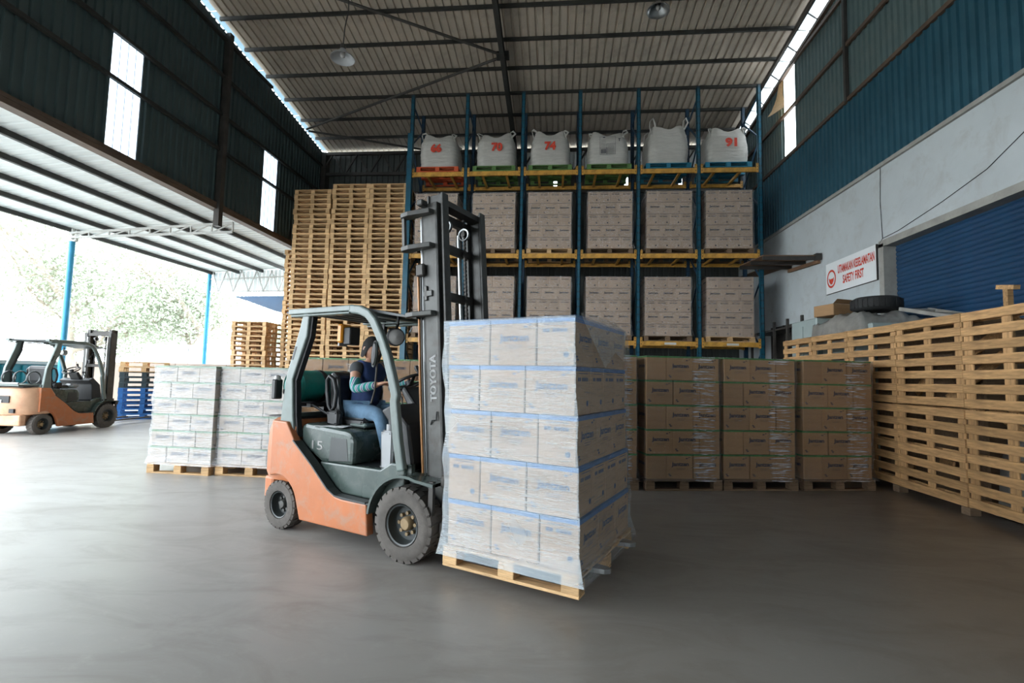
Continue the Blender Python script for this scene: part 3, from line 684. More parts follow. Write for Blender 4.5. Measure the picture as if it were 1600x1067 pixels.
def shell(w, d, z0, z1, levels, off=.012, amp=.01, seed=0, top=True, flare=.03, lean=0, taper=0, n=12):
    """film pulled round a load w x d"""
    m = MB(); pts = []
    per = [(-w/2+w*i/n, -d/2) for i in range(n)] + [(w/2, -d/2+d*i/n) for i in range(n)] + [(w/2-w*i/n, d/2) for i in range(n)] + [(-w/2, d/2-d*i/n) for i in range(n)]
    Lr = levels*4; N = len(per); vs = []
    for j in range(Lr+1):
        z = z0 + (z1-z0)*j/Lr; fl = flare*max(0, 1-j/2.5); pinch = -.006*math.cos(2*math.pi*j/4)
        for i, (x, y) in enumerate(per):
            cr = 1 if i % n == 0 else 0
            q = noise.noise(Vector((x*3.1+seed, y*3.1, z*4.3)))*amp*2
            r = off + q + fl - pinch - (.004 if cr else 0); r = max(r, .007)
            dx = (1 if x >= w/2-1e-6 else -1 if x <= -w/2+1e-6 else 0); dy = (1 if y >= d/2-1e-6 else -1 if y <= -d/2+1e-6 else 0)
            vs.append((x+dx*r+lean*(z-z0), y*(1-taper*j/Lr)+dy*r, z))
    fs = [(j*N+i, j*N+(i+1) % N, (j+1)*N+(i+1) % N, (j+1)*N+i) for j in range(Lr) for i in range(N)]
    for q, f_ in enumerate(fs): m.add([], [f_], 1 if n <= q % N < 2*n else 0) if False else None
    m.add(vs, fs); m.m = [1 if (n <= q % N < 2*n) else 0 for q in range(len(fs))]
    if top:
        b = Lr*N; vs2 = []; 
        for jj in range(n+1):
            for ii in range(n+1):
                x, y = -w/2+w*ii/n, -d/2+d*jj/n
                vs2.append((x+lean*(z1-z0)+(off if ii == n else -off if ii == 0 else 0), y*(1-taper)+(off if jj == n else -off if jj == 0 else 0), z1 + noise.noise(Vector((x*4+seed, y*4, 0)))*.012 + .006))
        m.add(vs2, [(j*(n+1)+i, j*(n+1)+i+1, (j+1)*(n+1)+i+1, (j+1)*(n+1)+i) for j in range(n) for i in range(n)])
    return m
BL, BW = .36, .27
def place_cartons(parent, rows, me, z0, h, layers, rn, front_only=False, leanx=0, jit=.004):
    for j in range(layers):
        for (x, y, turn) in rows[(j+1) % 2 if False else j % 2]:
            ob('carton', me, parent, loc=(x + leanx*j*h + rn.uniform(-jit, jit), y + rn.uniform(-jit, jit), z0 + j*h), rz=(R(90) if turn else 0) + R(rn.uniform(-.6, .6)))
def layout(front_short_side, W, D, keep=None):
    """one layer as seen along +y: two columns of long boxes and one column of turned boxes; short column left or right (x)"""
    out = []; xs = []
    cols = [('t', BW), ('l', BL), ('l', BL)]
    if front_short_side == 'right': cols = cols[::-1]
    x = -W/2
    for c, cw in cols:
        if c == 'l':
            nn = 4
            for k in range(nn): out.append((x+cw/2, -D/2+BW/2+k*BW, False))
        else:
            for k in range(3): out.append((x+cw/2, -D/2+BL/2+k*BL, True))
        x += cw
    return [o_ for o_ in out if keep is None or keep(o_)]

def build_load(t, first_side, h, layers, me, film_m, wrap_amp, seed, leanx=0, pal='wood', pw_=1.02, pd=1.14, film_top=False, taper=0, z0=.14, turned=False, flare=.03, keep=None, off=.012, wz0=None, wtop=0, jit=.004):
    rn = random.Random(seed); W, D = 2*BL+BW, 4*BW
    p = part('pallet', t); pallet_full(p, pw_, pd, pal)
    sides = ['left', 'right'] if first_side == 'left' else ['right', 'left']
    rows = [layout(s, W, D, keep) for s in sides]
    body = part('carton_stack', t) if False else t
    place_cartons(body, rows, me, z0, h, layers, rn, leanx=leanx, jit=jit)
    s = shell(W, D, (wz0 if wz0 is not None else z0-.02), z0+h*layers+wtop, layers, off=off, amp=wrap_amp, seed=seed*3.3, top=film_top, lean=leanx, taper=taper, flare=flare)
    s.obj('stretch_wrap', [film_m, 'film_end' if film_m == 'film_near' else film_m], t, smooth=60)

hollow = lambda o_: abs(o_[0]) > .12 or abs(o_[1]) > .3
OUTER = lambda W: (lambda o_: o_[1] < -.25 or abs(o_[0]) > .3)
# near load carried on the forks: built in the forklift's own axes (x forward)
FO = Vector((-.889, 4.110, 0)); FA = R(-24.2)
ld = thing('wrapped_carton_load', 'tall white film-wrapped carton load raised on the forklift forks in the foreground', 'carton load')
ld.matrix_world = Matrix.Translation(FO) @ Matrix.Rotation(FA, 4, 'Z') @ Matrix.Translation((.885, .03, .075))
near_me = carton_mesh(BL, BW, .315, 'card_near', 'ink_faded', 'blue_band', 2)
build_load(ld, 'right', .315, 5, near_me, 'film_near', .007, 4, leanx=-.035, film_top=True, flare=.03, off=.022, wz0=.08, wtop=.006, jit=.002)
m = MB()      # loose film flaring to a peak at the far top corner and hem tail low on the near corner
m.add([(.49, -.56, 1.74), (.50, .1, 1.75), (.47, .56, 1.70), (.50, .585, 1.40), (.515, .1, 1.52), (.505, -.1, 1.40)], [(0, 1, 4, 5), (1, 2, 3, 4)])
m.obj('loose_film', 'film_end', ld, smooth=60); m = MB()
m.add([(.50, -.56, .17), (.53, -.57, .05), (.52, -.30, .09), (.51, -.1, .16), (.51, .3, .17)], [(0, 1, 2, 3), (3, 2, 4)])
m.obj('loose_film', 'film_end', ld, smooth=60)

# row of wrapped loads across the hall
row_me = carton_mesh(BL, BW, .315, 'card', 'ink', 'green_band', 2)
rowdat = [  # near-left corner x, y, angle, first side, label
    (3.27, 6.80, 11, 'left', 'rightmost wrapped load of brown cartons in the row, next to the pallet fence'),
    (2.19, 6.60, 10.5, 'right', 'second wrapped load of brown cartons left of the pallet fence, glossy streaks on its film'),
    (1.17, 6.41, 10.5, 'left', 'wrapped load of brown cartons third from the pallet fence, diagonal film fold across it'),
    (.08, 6.25, 9, 'right', 'wrapped load of brown cartons peeking out right of the raised white load'),
    (-1.05, 6.35, 4, 'left', 'wrapped load of brown cartons hidden behind the white load and mast'),
    (-2.32, 6.42, 2, 'right', 'wrapped load seen through the cab behind the steering wheel'),
    (-3.46, 6.42, 1, 'left', 'wrapped load seen through the cab behind the green gas cylinder'),
]
for i, (x, y, a, fs, lb) in enumerate(rowdat):
    t = thing('wrapped_carton_load', lb, 'carton load', (0, 0, 0), R(a), 'wrapped carton loads in the row across the hall')
    W, D = 2*BL+BW, 4*BW; c, s_ = math.cos(R(a)), math.sin(R(a)); lx, ly = .50, .57
    t.location = (x + lx*c - ly*s_, y + lx*s_ + ly*c, 0)
    build_load(t, fs, .315 if i < 4 else .293, 5, row_me if i < 4 else carton_mesh(BL, BW, .293, 'card', 'ink', 'green_band', 2), 'film_row', .008, 20+i, pal='wood_dark', keep=OUTER(W), leanx=(.02, .012, 0, -.01, 0, 0, 0)[i])
m = MB(); m.add([(0, 0, 0), (.34, -.0, -.16), (.36, 0, -.175), (.02, 0, -.01)], [(0, 1, 2, 3)]); 

# pale loads at the left
left_me = carton_mesh(BL, BW, .218, 'card_pale', 'ink', 'green_band', 2)
for i, (x, y, a, fs, lb) in enumerate(((-4.53, 6.26, -2, 'right', 'pale film-wrapped six-layer carton load directly behind the orange forklift tail'), (-5.46, 6.24, -3, 'left', 'leftmost pale film-wrapped six-layer carton load near the open side'))):
    t = thing('wrapped_carton_load', lb, 'carton load', (0, 0, 0), R(a), 'pale wrapped loads at the open side'); W, D = 2*BL+BW, 4*BW
    c, s_ = math.cos(R(a)), math.sin(R(a)); lx, ly = .50, .57
    t.location = (x + lx*c - ly*s_ - (.0 if i == 0 else .06), y + lx*s_ + ly*c, 0)
    build_load(t, fs, .218, 6, left_me, 'film_left', .012, 40+i, pal='wood', pw_=.98 if i == 0 else 1.0, keep=OUTER(W), film_top=True)
    if i: t.scale = (.93, 1, 1)

# ------------------------------------------------------------------ pallet rack
RX0, RP, RY0, RY1 = -4.16, 1.58, 13.1, 14.2
rk = thing('pallet_rack', 'tall blue and yellow pallet rack filling the back of the hall', 'rack')
um = MB(); um.box(-.05, .05, -.04, -.03, 0, 9.35); um.box(-.05, -.035, -.04, .04, 0, 9.35); um.box(.035, .05, -.04, .04, 0, 9.35)
for k in range(46):
    for sx in (-.022, .022): um.box(sx-.008, sx+.008, -.0415, -.0395, .3+k*.2, .34+k*.2, 1)
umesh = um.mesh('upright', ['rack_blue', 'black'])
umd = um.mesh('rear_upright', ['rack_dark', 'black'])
bm = MB(); bm.box(.05, RP-.05, -.03, .03, -.06, .06); bm.box(.05, RP-.05, -.036, -.03, -.02, .02)
bm.box(.05, .11, -.05, -.035, -.09, .16); bm.box(RP-.11, RP-.05, -.05, -.035, -.09, .16)
for q in (.12, .05, -.03):
    for xx in (.08, RP-.08): bm.box(xx-.01, xx+.01, -.052, -.049, q, q+.025, 1)
bmesh_ = bm.mesh('beam', ['rack_yellow', 'black'])
sb = MB().box(-.03, .03, 0, RY1-RY0, -.03, .03).mesh('support_bar', 'rack_yellow')
fp = MB().box(-.09, .09, -.09, .09, 0, .015).mesh('foot_plate', 'rack_blue')
LEV = (2.36, 4.70, 7.03)
for i in range(7):
    x = RX0 + i*RP
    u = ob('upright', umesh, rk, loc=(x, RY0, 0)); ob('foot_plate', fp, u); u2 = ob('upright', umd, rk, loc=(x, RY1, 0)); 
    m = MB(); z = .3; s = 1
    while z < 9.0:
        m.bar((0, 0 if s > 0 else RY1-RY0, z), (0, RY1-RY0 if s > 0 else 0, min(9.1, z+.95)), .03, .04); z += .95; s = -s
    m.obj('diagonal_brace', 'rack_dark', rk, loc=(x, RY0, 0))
    if i < 6:
        for z in LEV:
            ob('beam', bmesh_, rk, loc=(x, RY0, z)); b2 = ob('beam', bmesh_, rk, loc=(x, RY1, z)); b2.scale = (1, 1, .8)
            for q in (.45, 1.13): ob('support_bar', sb, rk, loc=(x+q, RY0, z+.015))
m = MB()
for i in (4, 5): m.box(RX0+i*RP+.68, RX0+i*RP+.98, RY0-.041, RY0-.036, LEV[0]-.03, LEV[0]+.03)
for i in range(2):
    MB().box(0, .30, -.005, 0, -.028, .028).obj('beam_label', 'paper', rk, loc=(RX0+(4+i)*RP+.68, RY0-.037, LEV[0]))
m = MB(); m.box(-.07, .07, -.1, -.05, 0, 8.2); m.obj('column_guard', 'rack_blue', rk, loc=(RX0-.02, RY0-.01, 0))

rack_me = carton_mesh(.40, .30, .315, 'card_rack', 'ink', 'ink', 1)
posn = ['leftmost', 'second', 'third', 'fourth', 'fifth', 'rightmost']
for li, (lev, ln) in enumerate(((LEV[1], 'middle'), (LEV[0], 'lowest'))):
    for b in range(6):
        rn = random.Random(100+li*10+b)
        xc = RX0 + (b+.5)*RP + (.0, .03, .0, .02, .0, -.02)[b] + rn.uniform(-.02, .02); yc = RY0 + .53
        nm = {'leftmost': 'leftmost bay', 'rightmost': 'rightmost bay'}.get(posn[b], posn[b] + ' bay from the left')
        t = thing('wrapped_carton_load', 'wrapped carton load on the %s beam level, %s' % ('middle' if li == 0 else 'lower', nm), 'carton load', (xc, yc, lev+.065), R(rn.uniform(-1, 1)), 'wrapped carton loads on the rack')
        p = part('pallet', t); pallet_full(p, 1.24, 1.1, 'wood' if rn.random() < .6 else 'wood_dark')
        for j in range(5):
            sq = -.004*j
            if j % 2: cells = [(-.4+.4*k, -.40, False) for k in range(3)] + [(-.4, -.1, False), (.4, -.1, False), (-.4, .2, False), (.4, .2, False)]
            else: cells = [(-.45+.3*k, -.35, True) for k in range(4)] + [(-.45, .05, True), (.45, .05, True)]
            for (x, y, tr) in cells:
                ob('carton', rack_me, t, loc=(x*.985 + rn.uniform(-.003, .003), y, .14+j*.315), rz=R(-90) if tr else 0)
        shell(1.2, 1.08, .13, .14+5*.315+.003, 5, off=.022, amp=.009, seed=b*2.1+li, top=True, flare=.035).obj('stretch_wrap', ['film_rack', 'film_rack'], t, smooth=60)

# bulk bags on the top level
def bag(xc, num, pmt, plabel, label, seed, hh=1.0, ww=1.12, print_box=False):
    rn = random.Random(seed); z = LEV[2]+.065
    p = thing('pallet', plabel, 'pallet', (xc, RY0+.5, z), 0, 'painted pallets on the top of the rack'); a, b_, c = pallet_coarse_meshes(1.2, 1.1, pmt)
    ob('top_deck', a, p); ob('bottom_deck', c, p)
    for i in range(3): ob('block_row', b_, p, loc=(-.54+.54*i, 0, 0))
    t = thing('bulk_bag', label, 'bag', (xc + rn.uniform(-.02, .02), RY0+.5, z+.14), R(rn.uniform(-3, 3)), 'white woven bulk bags on top of the rack')
    m = MB(); N = 48; L = 26; vs = []
    for j in range(L+1):
        v = j/L; zz = hh*v; bul = .975 + .04*math.sin(min(1, v*1.2)*math.pi) - .02*v - .13*max(0, v-.80)/.20
        for i in range(N):
            a = 2*math.pi*i/N; ca, sa = math.cos(a), math.sin(a); e = 5 - 2*abs(v-.4)
            r = (abs(ca)**e + abs(sa)**e)**(-1/e)
            cornerness = abs(math.sin(2*a))**2
            wob = noise.noise(Vector((ca*2+seed, sa*2, zz*9)))*.018 + noise.noise(Vector((ca*1.2+seed, sa*1.2, zz*2)))*.04
            rip = .007*math.sin(zz*62 + 3*noise.noise(Vector((ca*2, sa*2, seed))))
            x, y = ca*r*(ww/2)*(bul+wob+rip), sa*r*.53*(bul+wob+rip)
            zt = zz + (cornerness*.13 - .04)*max(0, v-.75)/.25*(1+.8*noise.noise(Vector((ca+seed, sa, 0))))
            vs.append((x, y, zt))
    fs = [(j*N+i, j*N+(i+1) % N, (j+1)*N+(i+1) % N, (j+1)*N+i) for j in range(L) for i in range(N)]
    base = len(vs)
    for f_, dz in ((.7, .03), (.35, .02), (.08, .05)):
        for i in range(N):
            q = vs[L*N+i]; vs.append((q[0]*f_ + noise.noise(Vector((i*.3, f_, seed)))*.04, q[1]*f_, hh*.97 + dz + (q[2]-hh)*f_*.5 + noise.noise(Vector((i*.4, f_*3, seed)))*.04))
    for q in range(3):
        b0 = L*N if q == 0 else base+(q-1)*N; b1 = base+q*N
        fs += [(b0+i, b0+(i+1) % N, b1+(i+1) % N, b1+i) for i in range(N)]
    fs += [tuple(base+2*N+i for i in range(N)), tuple(range(N-1, -1, -1))]
    m.add(vs, fs).obj('sack', 'bag', t, smooth=75)
    for sx in (-1, 1):
        for sy in (-1, 1):
            cx, cy = sx*ww*.40, sy*.40; dx = rn.uniform(-.08, .08); up = rn.uniform(.1, .22) if seed != 5 else .30
            if seed != 5 and rn.random() < .4: up *= .5
            pts = [(cx-sx*.0, cy, hh*.86), (cx-.05, cy, hh+.03), (cx-.06+dx*.5, cy, hh+up*.7), (cx+dx, cy+.02, hh+up), (cx+.07+dx*.5, cy+.03, hh+up*.6), (cx+.06-sx*.05, cy, hh+.02), (cx-sx*.08, cy, hh*.88)]
            MB().tube(pts, .012, 6, r2=.028).obj('lifting_loop', 'bag', t, smooth=60)
    yf = -.53*1.0 - .012
    if num: MB().merge(text_geo(num, .3, (.31, .25), 3, bold=.016), 0, face_T(({'66': -.05, '70': .03, '74': .0, '91': .03}[num], yf-.03, .53), 0)).obj('number_print', 'red_ink', t)
    if print_box:
        m = MB()
        def fr(x0, x1, z0, z1, w=.006):
            for a in ((x0, x1, z0, z0+w), (x0, x1, z1-w, z1), (x0, x0+w, z0, z1), (x1-w, x1, z0, z1)): m.box(a[0], a[1], yf-.02, yf-.018, a[2], a[3])
        fr(-.22, .20, .26, .76); fr(-.22, -.02, .26, .44); fr(-.04, .2, .26, .56)
        for q in range(5): m.box(-.19+.03*q, -.175+.03*q, yf-.02, yf-.018, .29, .41)
        for q in range(9): m.box(-.01, .17, yf-.02, yf-.018, .29+q*.028, .295+q*.028)
        for q in range(5): m.box(-.19, -.06, yf-.02, yf-.018, .48+q*.045, .485+q*.045)
        m.box(-.14, -.08, yf-.02, yf-.018, .73, .76); m.box(.27, .33, yf-.02, yf-.018, .68, .70); m.box(.29, .31, yf-.02, yf-.018, .62, .70)
        m.obj('label_print', 'ink', t)
for b, (num, pmt, pl, lb, hh, pb) in enumerate((
        ('66', 'pallet_red', 'only red pallet on the rack top, at its left end', 'white bulk bag numbered 66 on the red pallet', .92, False),
        ('70', 'pallet_green', 'green pallet next to the red one, under a bulk bag', 'white bulk bag numbered 70, right next to the bag on the red pallet', .90, False),
        ('74', 'pallet_green', 'middle one of the three green pallets on the rack top', 'white bulk bag numbered 74, left neighbour of the bag with the printed form', .92, False),
        (None, 'pallet_green', 'green pallet under the bulk bag with the printed form', 'white bulk bag with a black printed form on a green pallet', .88, True),
        (None, 'pallet_cyan', 'blue pallet under the unnumbered bulk bag', 'plain unnumbered white bulk bag with tall loops on a blue pallet', 1.03, False),
        ('91', 'pallet_cyan', 'blue pallet at the right end of the rack top', 'white bulk bag numbered 91 at the right end of the rack top', .92, False))):
    bag(RX0+(b+.5)*RP + (-.02, .0, -.02, .0, -.0, -.02)[b], num, pmt, pl, lb, b+1, hh, print_box=pb)

# ------------------------------------------------------------------ fence of upright pallets on the right
FX = 4.5
for r, (z0, rn_) in enumerate(((.09, 'lower'), (1.165, 'upper'))):
    for k in range(5):
        y0 = 4.78 + k*1.066
        nm = ['nearest', 'second', 'third', 'fourth', 'farthest'][k]
        lb = '%s pallet of the %s row of the wooden pallet fence' % (nm, rn_)
        t = bpy.data.objects.new('pallet', None); C.objects.link(t); tag(t, lb, 'pallet', 'upright pallets forming the fence')
        rn = random.Random(r*9+k)
        # deck faces -x: local x -> world y, local y -> world z, local z -> world -x
        Rm = Matrix(((0, 0, -1), (1, 0, 0), (0, 1, 0))).to_4x4()
        lean = -.03 if r == 0 else 0.0
        t.matrix_world = Matrix.Translation((FX+.14+rn.uniform(-.008, .008), y0+.53, z0+.53)) @ Rm @ Matrix.Rotation(R(rn.uniform(-.4, .4)), 4, 'Z')
        for nm2, x, y, z, dx, dy, dz in pallet_pieces(1.06, 1.06, 7):
            along = dx >= dy
            me = piece_mesh(max(dx, dy), min(dx, dy)*(1 if nm2 != 'deck_board' else .93), dz, 'wood_fence', nm2)
            ob(nm2, me, t, loc=(x + rn.uniform(-.004, .004), y+rn.uniform(-.006, .006), z), rz=(0 if along else R(90)) + (R(rn.uniform(-.5, .5)) if nm2 == 'deck_board' else 0))
for i, y in enumerate((4.95, 5.9, 7.0, 8.0, 9.0)):
    tag(MB().bevbox(-.06, .06, -.06, .06, 0, .088, .006).obj('wood_block', 'wood_dark', loc=(FX+.07, y, 0)), 'dark wooden block under the pallet fence, %s from the near end' % ORD[i+1], 'block', 'blocks under the pallet fence')
st = MB(); st.tube([(0, 0, 1.0), (.0, .02, .8), (-.01, -.03, .5), (-.02, .03, .35), (-.01, -.01, .2), (-.02, -.05, .0)], .012, 6, r2=.02); st.tube([(-.01, .02, .42), (-.03, .09, .32), (-.02, .06, .22), (-.01, 0, .1)], .01, 6)
tag(st.obj('strap', 'tarp', loc=(FX-.03, 4.90, .12), smooth=60), 'grey cloth strap hanging over the near end of the pallet fence', 'strap')
# scrap boards and wrap dumped behind the fence
rn = random.Random(5)
for k in range(26):
    y = rn.uniform(4.8, 8.8); z = rn.uniform(.05, 1.0) + (1.0 if k % 2 else 0); L = rn.uniform(.4, .9)
    T = Matrix.Rotation(rn.uniform(-.9, .9), 4, 'X') @ Matrix.Rotation(rn.uniform(-.3, .3), 4, 'Z')
    m = MB().bevbox(-.012, .012, -L/2, L/2, -.06, .06, .003, T=T)
    tag(m.obj('scrap_board', 'wood_fence', loc=(FX+.30+rn.uniform(0, .25), y, max(z, .25+L*.35))), 'loose scrap board in the heap behind the pallet fence', 'board', 'scrap boards behind the pallet fence')
def crumple(name, label, cat, loc, sx, sy, sz, mt, seed, hang=0):
    m = MB(); n = 22; vs = []
    for j in range(n+1):
        for i in range(n+1):
            u, v = i/n*2-1, j/n*2-1; e = max(abs(u), abs(v))
            h = (1 - e**6)*(1 + .5*noise.noise(Vector((u*2.5+seed, v*2.5, 0)))) + .25*noise.noise(Vector((u*6, v*6, seed)))
            vs.append((u*sx/2*(1+.06*noise.noise(Vector((u*4, v*4, seed)))), v*sy/2, max(.01, h*sz) if not hang or e < .94 else -hang*(1+.5*noise.noise(Vector((u*5, v*5, seed))))))
    m.add(vs, [(j*(n+1)+i, j*(n+1)+i+1, (j+1)*(n+1)+i+1, (j+1)*(n+1)+i) for j in range(n) for i in range(n)])
    if not hang: m.add([(-sx/2, -sy/2, 0), (sx/2, -sy/2, 0), (sx/2, sy/2, 0), (-sx/2, sy/2, 0)], [(0, 3, 2, 1)])
    return tag(m.obj(name, mt, smooth=70, loc=loc), label, cat)
crumple('film_heap', 'dark heap of old wrapping film piled behind the pallet fence', 'film heap', (5.25, 5.25, 0), .9, 1.3, 1.2, 'tarp', 3)

# cabinet, tarp, tyre, box, ladder beyond the fence
cb = thing('cabinet', 'pale green steel cabinet beyond the far end of the pallet fence', 'cabinet', (5.25, 9.9, 0))
MB().bevbox(-.45, .6, -.45, .5, 0, 2.62, .02).obj('body', 'cabinet', cb)
MB().box(-.462, -.45, -.42, .0, .1, 2.5).obj('door', 'cabinet', cb); MB().box(-.462, -.45, .03, .46, .1, 2.5).obj('door', 'cabinet', cb)
crate = tag(MB().bevbox(-.45, .45, -.7, .7, 0, 2.36, .02).obj('locker', 'cabinet', loc=(5.3, 8.65, 0)), 'low steel locker under the grey tarpaulin and tyre', 'locker')
crumple('tarpaulin', 'crumpled grey tarpaulin draped over the locker top', 'tarpaulin', (5.2, 8.75, 2.362), 1.02, 1.52, .20, 'tarp', 7, .3)
ty = thing('tyre', 'black tyre lying flat on top of the grey tarpaulin', 'tyre', (5.22, 8.42, 2.60))
prof = [(.19, .03), (.20, .0), (.29, -.0), (.335, .03), (.35, .07), (.35, .15), (.335, .19), (.29, .22), (.20, .22), (.19, .19), (.20, .11)]
MB().lathe(prof, 40, close=True).obj('casing', 'rubber_black', ty, smooth=40)
for q in range(30):
    a = 2*math.pi*q/30; MB().box(.345, .356, -.024, .024, .04, .18, T=Matrix.Rotation(a, 4, 'Z')).obj('tread_block', 'rubber_black', ty) if q % 1 == 0 else None
bx = thing('carton', 'crushed open brown carton lying beside the black tyre', 'carton', (4.98, 9.15, 2.60), R(15))
MB().bevbox(-.25, .25, -.22, .22, 0, .20, .01).obj('body', 'card', bx)
MB().add([(-.25, -.22, .2), (.25, -.22, .2), (.25, -.36, .24), (-.28, -.34, .26)], [(0, 1, 2, 3)]).obj('flap', 'card', bx)
ldr = thing('trestle', 'grey wooden trestle frame lying above the fence by the blue door', 'trestle', (5.1, 6.85, 2.345), R(4))
for s in (-.2, .2): MB().bar((s, -.5, -.12), (s, .5, .14), .04, .05).obj('rail', 'tarp', ldr)
for q in (-.35, 0, .4): MB().bar((-.2, q, .01+q*.26), (.2, q, .01+q*.26), .06, .03).obj('rung', 'tarp', ldr)
lk = tag(MB().bevbox(-.45, .55, -.95, .9, 0, 2.2, .02).obj('crate', 'wood_dark', loc=(5.3, 6.95, 0)), 'dark wooden crate supporting the trestle behind the fence', 'crate')
tp = thing('t_post', 'wooden T-shaped post standing up above the pallet fence', 'post', (5.1, 5.95, 0))
MB().bar((0, 0, 0), (0, 0, 2.52), .06, .06).obj('stem', 'wood_fence', tp); MB().bar((0, -.11, 2.52), (0, .11, 2.56), .07, .05).obj('crossbar', 'wood_fence', tp)
# dark shelving against the wall under the awning
dsf = thing('shelf_unit', 'dark steel shelf unit in the shade between rack and white wall', 'shelf', (5.70, 12.6, 0))
for z in (.3, 1.1, 1.9, 2.7): MB().box(-.3, .27, -1.4, 1.4, z-.02, z+.02).obj('shelf_board', 'steel_dark', dsf)
MB().box(.25, .27, -1.4, 1.4, 0, 2.9).obj('back_panel', 'steel_dark', dsf)
for yy in (-1.38, -.7, 0, .7, 1.38): MB().box(-.32, -.27, yy-.03, yy+.03, 0, 2.9).obj('post', 'steel_dark', dsf); MB().box(.22, .25, yy-.03, yy+.03, 0, 2.9).obj('post', 'steel_dark', dsf)

# ------------------------------------------------------------------ high-bay lamps
def lamp(x, y, z, label, seed):
    t = thing('pendant_lamp', label, 'lamp', (x, y, z)); zr = roof_z(y)-.1-z
    MB().lathe([(.06, .16), (.08, .12), (.20, .02), (.235, -.02), (.24, -.035), (.232, -.035), (.19, .012), (.07, .11), (.05, .15)], 32).obj('lamp_shade', 'white_plastic' if seed else 'chrome', t, smooth=50)
    MB().lathe([(0, .26), (.05, .26), (.055, .16), (.055, .12), (0, .12)], 16).obj('lamp_housing', 'steel_dark', t, smooth=40)
    MB().lathe([(0, .12), (.03, .11), (.05, .06), (.045, .01), (.02, -.015), (0, -.02)], 14).obj('bulb', 'lampglass', t, smooth=60)
    MB().tube([(0, 0, .25), (.02, 0, .25+zr*.15), (.07, .02, .25+zr*.3), (.03, 0, .25+zr*.6), (.0, 0, zr)], .012, 6).obj('cable', 'black', t, smooth=60)
lamp(-4.35, 9.0, 7.72, 'white metal shade pendant lamp hanging left of the rafter', 1)
lamp(2.03, 9.92, 9.15, 'ribbed silver pendant lamp close under the roof right of the rafter', 0)

# ------------------------------------------------------------------ forklift
def wheel(parent, cx, cy, rad, wid, side, hub='yellow_hub', n=24, tyre='rubber'):
    w = part('wheel', parent, (cx, cy, rad)); s = -1 if side < 0 else 1   # outer face at y = s*wid/2
    ri = rad*.56
    prof = [(ri, s*wid*.40), (ri*1.04, s*wid*.5), (rad*.72, s*wid*.53), (rad*.90, s*wid*.5), (rad*.965, s*wid*.40), (rad*.975, 0), (rad*.965, -s*wid*.40), (rad*.9, -s*wid*.5), (ri, -s*wid*.45)]
    m = MB().lathe(prof, 48, axis='y', close=True)
    for q in range(n):
        a = 2*math.pi*q/n; T = Matrix.Rotation(a, 4, 'Y')
        hw = math.pi*rad/n*.74
        m.add([(-hw, s*wid*.50, rad*.87), (hw, s*wid*.50, rad*.87), (hw, s*wid*.44, rad), (-hw, s*wid*.44, rad), (-hw-.02, 0, rad*.9), (hw-.02, 0, rad*.9), (hw-.02, 0, rad*1.0), (-hw-.02, 0, rad*1.0)],
              [(0, 1, 2, 3), (3, 2, 6, 7), (0, 3, 7, 4), (1, 5, 6, 2)], 0, T)
        T = Matrix.Rotation(a+math.pi/n, 4, 'Y')
        m.add([(-hw, -s*wid*.50, rad*.87), (hw, -s*wid*.50, rad*.87), (hw, -s*wid*.44, rad), (-hw, -s*wid*.44, rad), (-hw-.02, 0, rad*.9), (hw-.02, 0, rad*.9), (hw-.02, 0, rad*1.0), (-hw-.02, 0, rad*1.0)],
              [(0, 3, 2, 1), (3, 7, 6, 2), (0, 4, 7, 3), (1, 2, 6, 5)], 0, T)
    m.obj('tyre', tyre, w, smooth=40)
    MB().lathe([(ri, -s*wid*.4), (ri, s*wid*.42), (ri*.97, s*wid*.47), (ri*.90, s*wid*.44), (ri*.88, s*wid*.1), (ri*.80, s*wid*.02), (ri*.3, s*wid*.0), (0, 0)], 40, axis='y').obj('rim', 'darkgrey', w, smooth=40)
    m = MB().lathe([(ri*.34, 0), (ri*.33, s*wid*.22), (ri*.25, s*wid*.30), (0, s*wid*.31)], 24, axis='y')
    m.obj('hub', hub, w, smooth=40)
    m = MB()
    for q in range(8):
        a = 2*math.pi*q/8; m.lathe([(0, s*wid*.16), (.014, s*wid*.155), (.016, 0)], 8, axis='y', T=Matrix.Translation((math.cos(a)*ri*.5, 0, math.sin(a)*ri*.5)))
    m.obj('wheel_nuts', hub, w, smooth=40)
    return w
def arc(cx, cz, r, a0, a1, n): return [(cx+r*math.cos(R(a0+(a1-a0)*i/n)), cz+r*math.sin(R(a0+(a1-a0)*i/n))) for i in range(n+1)]
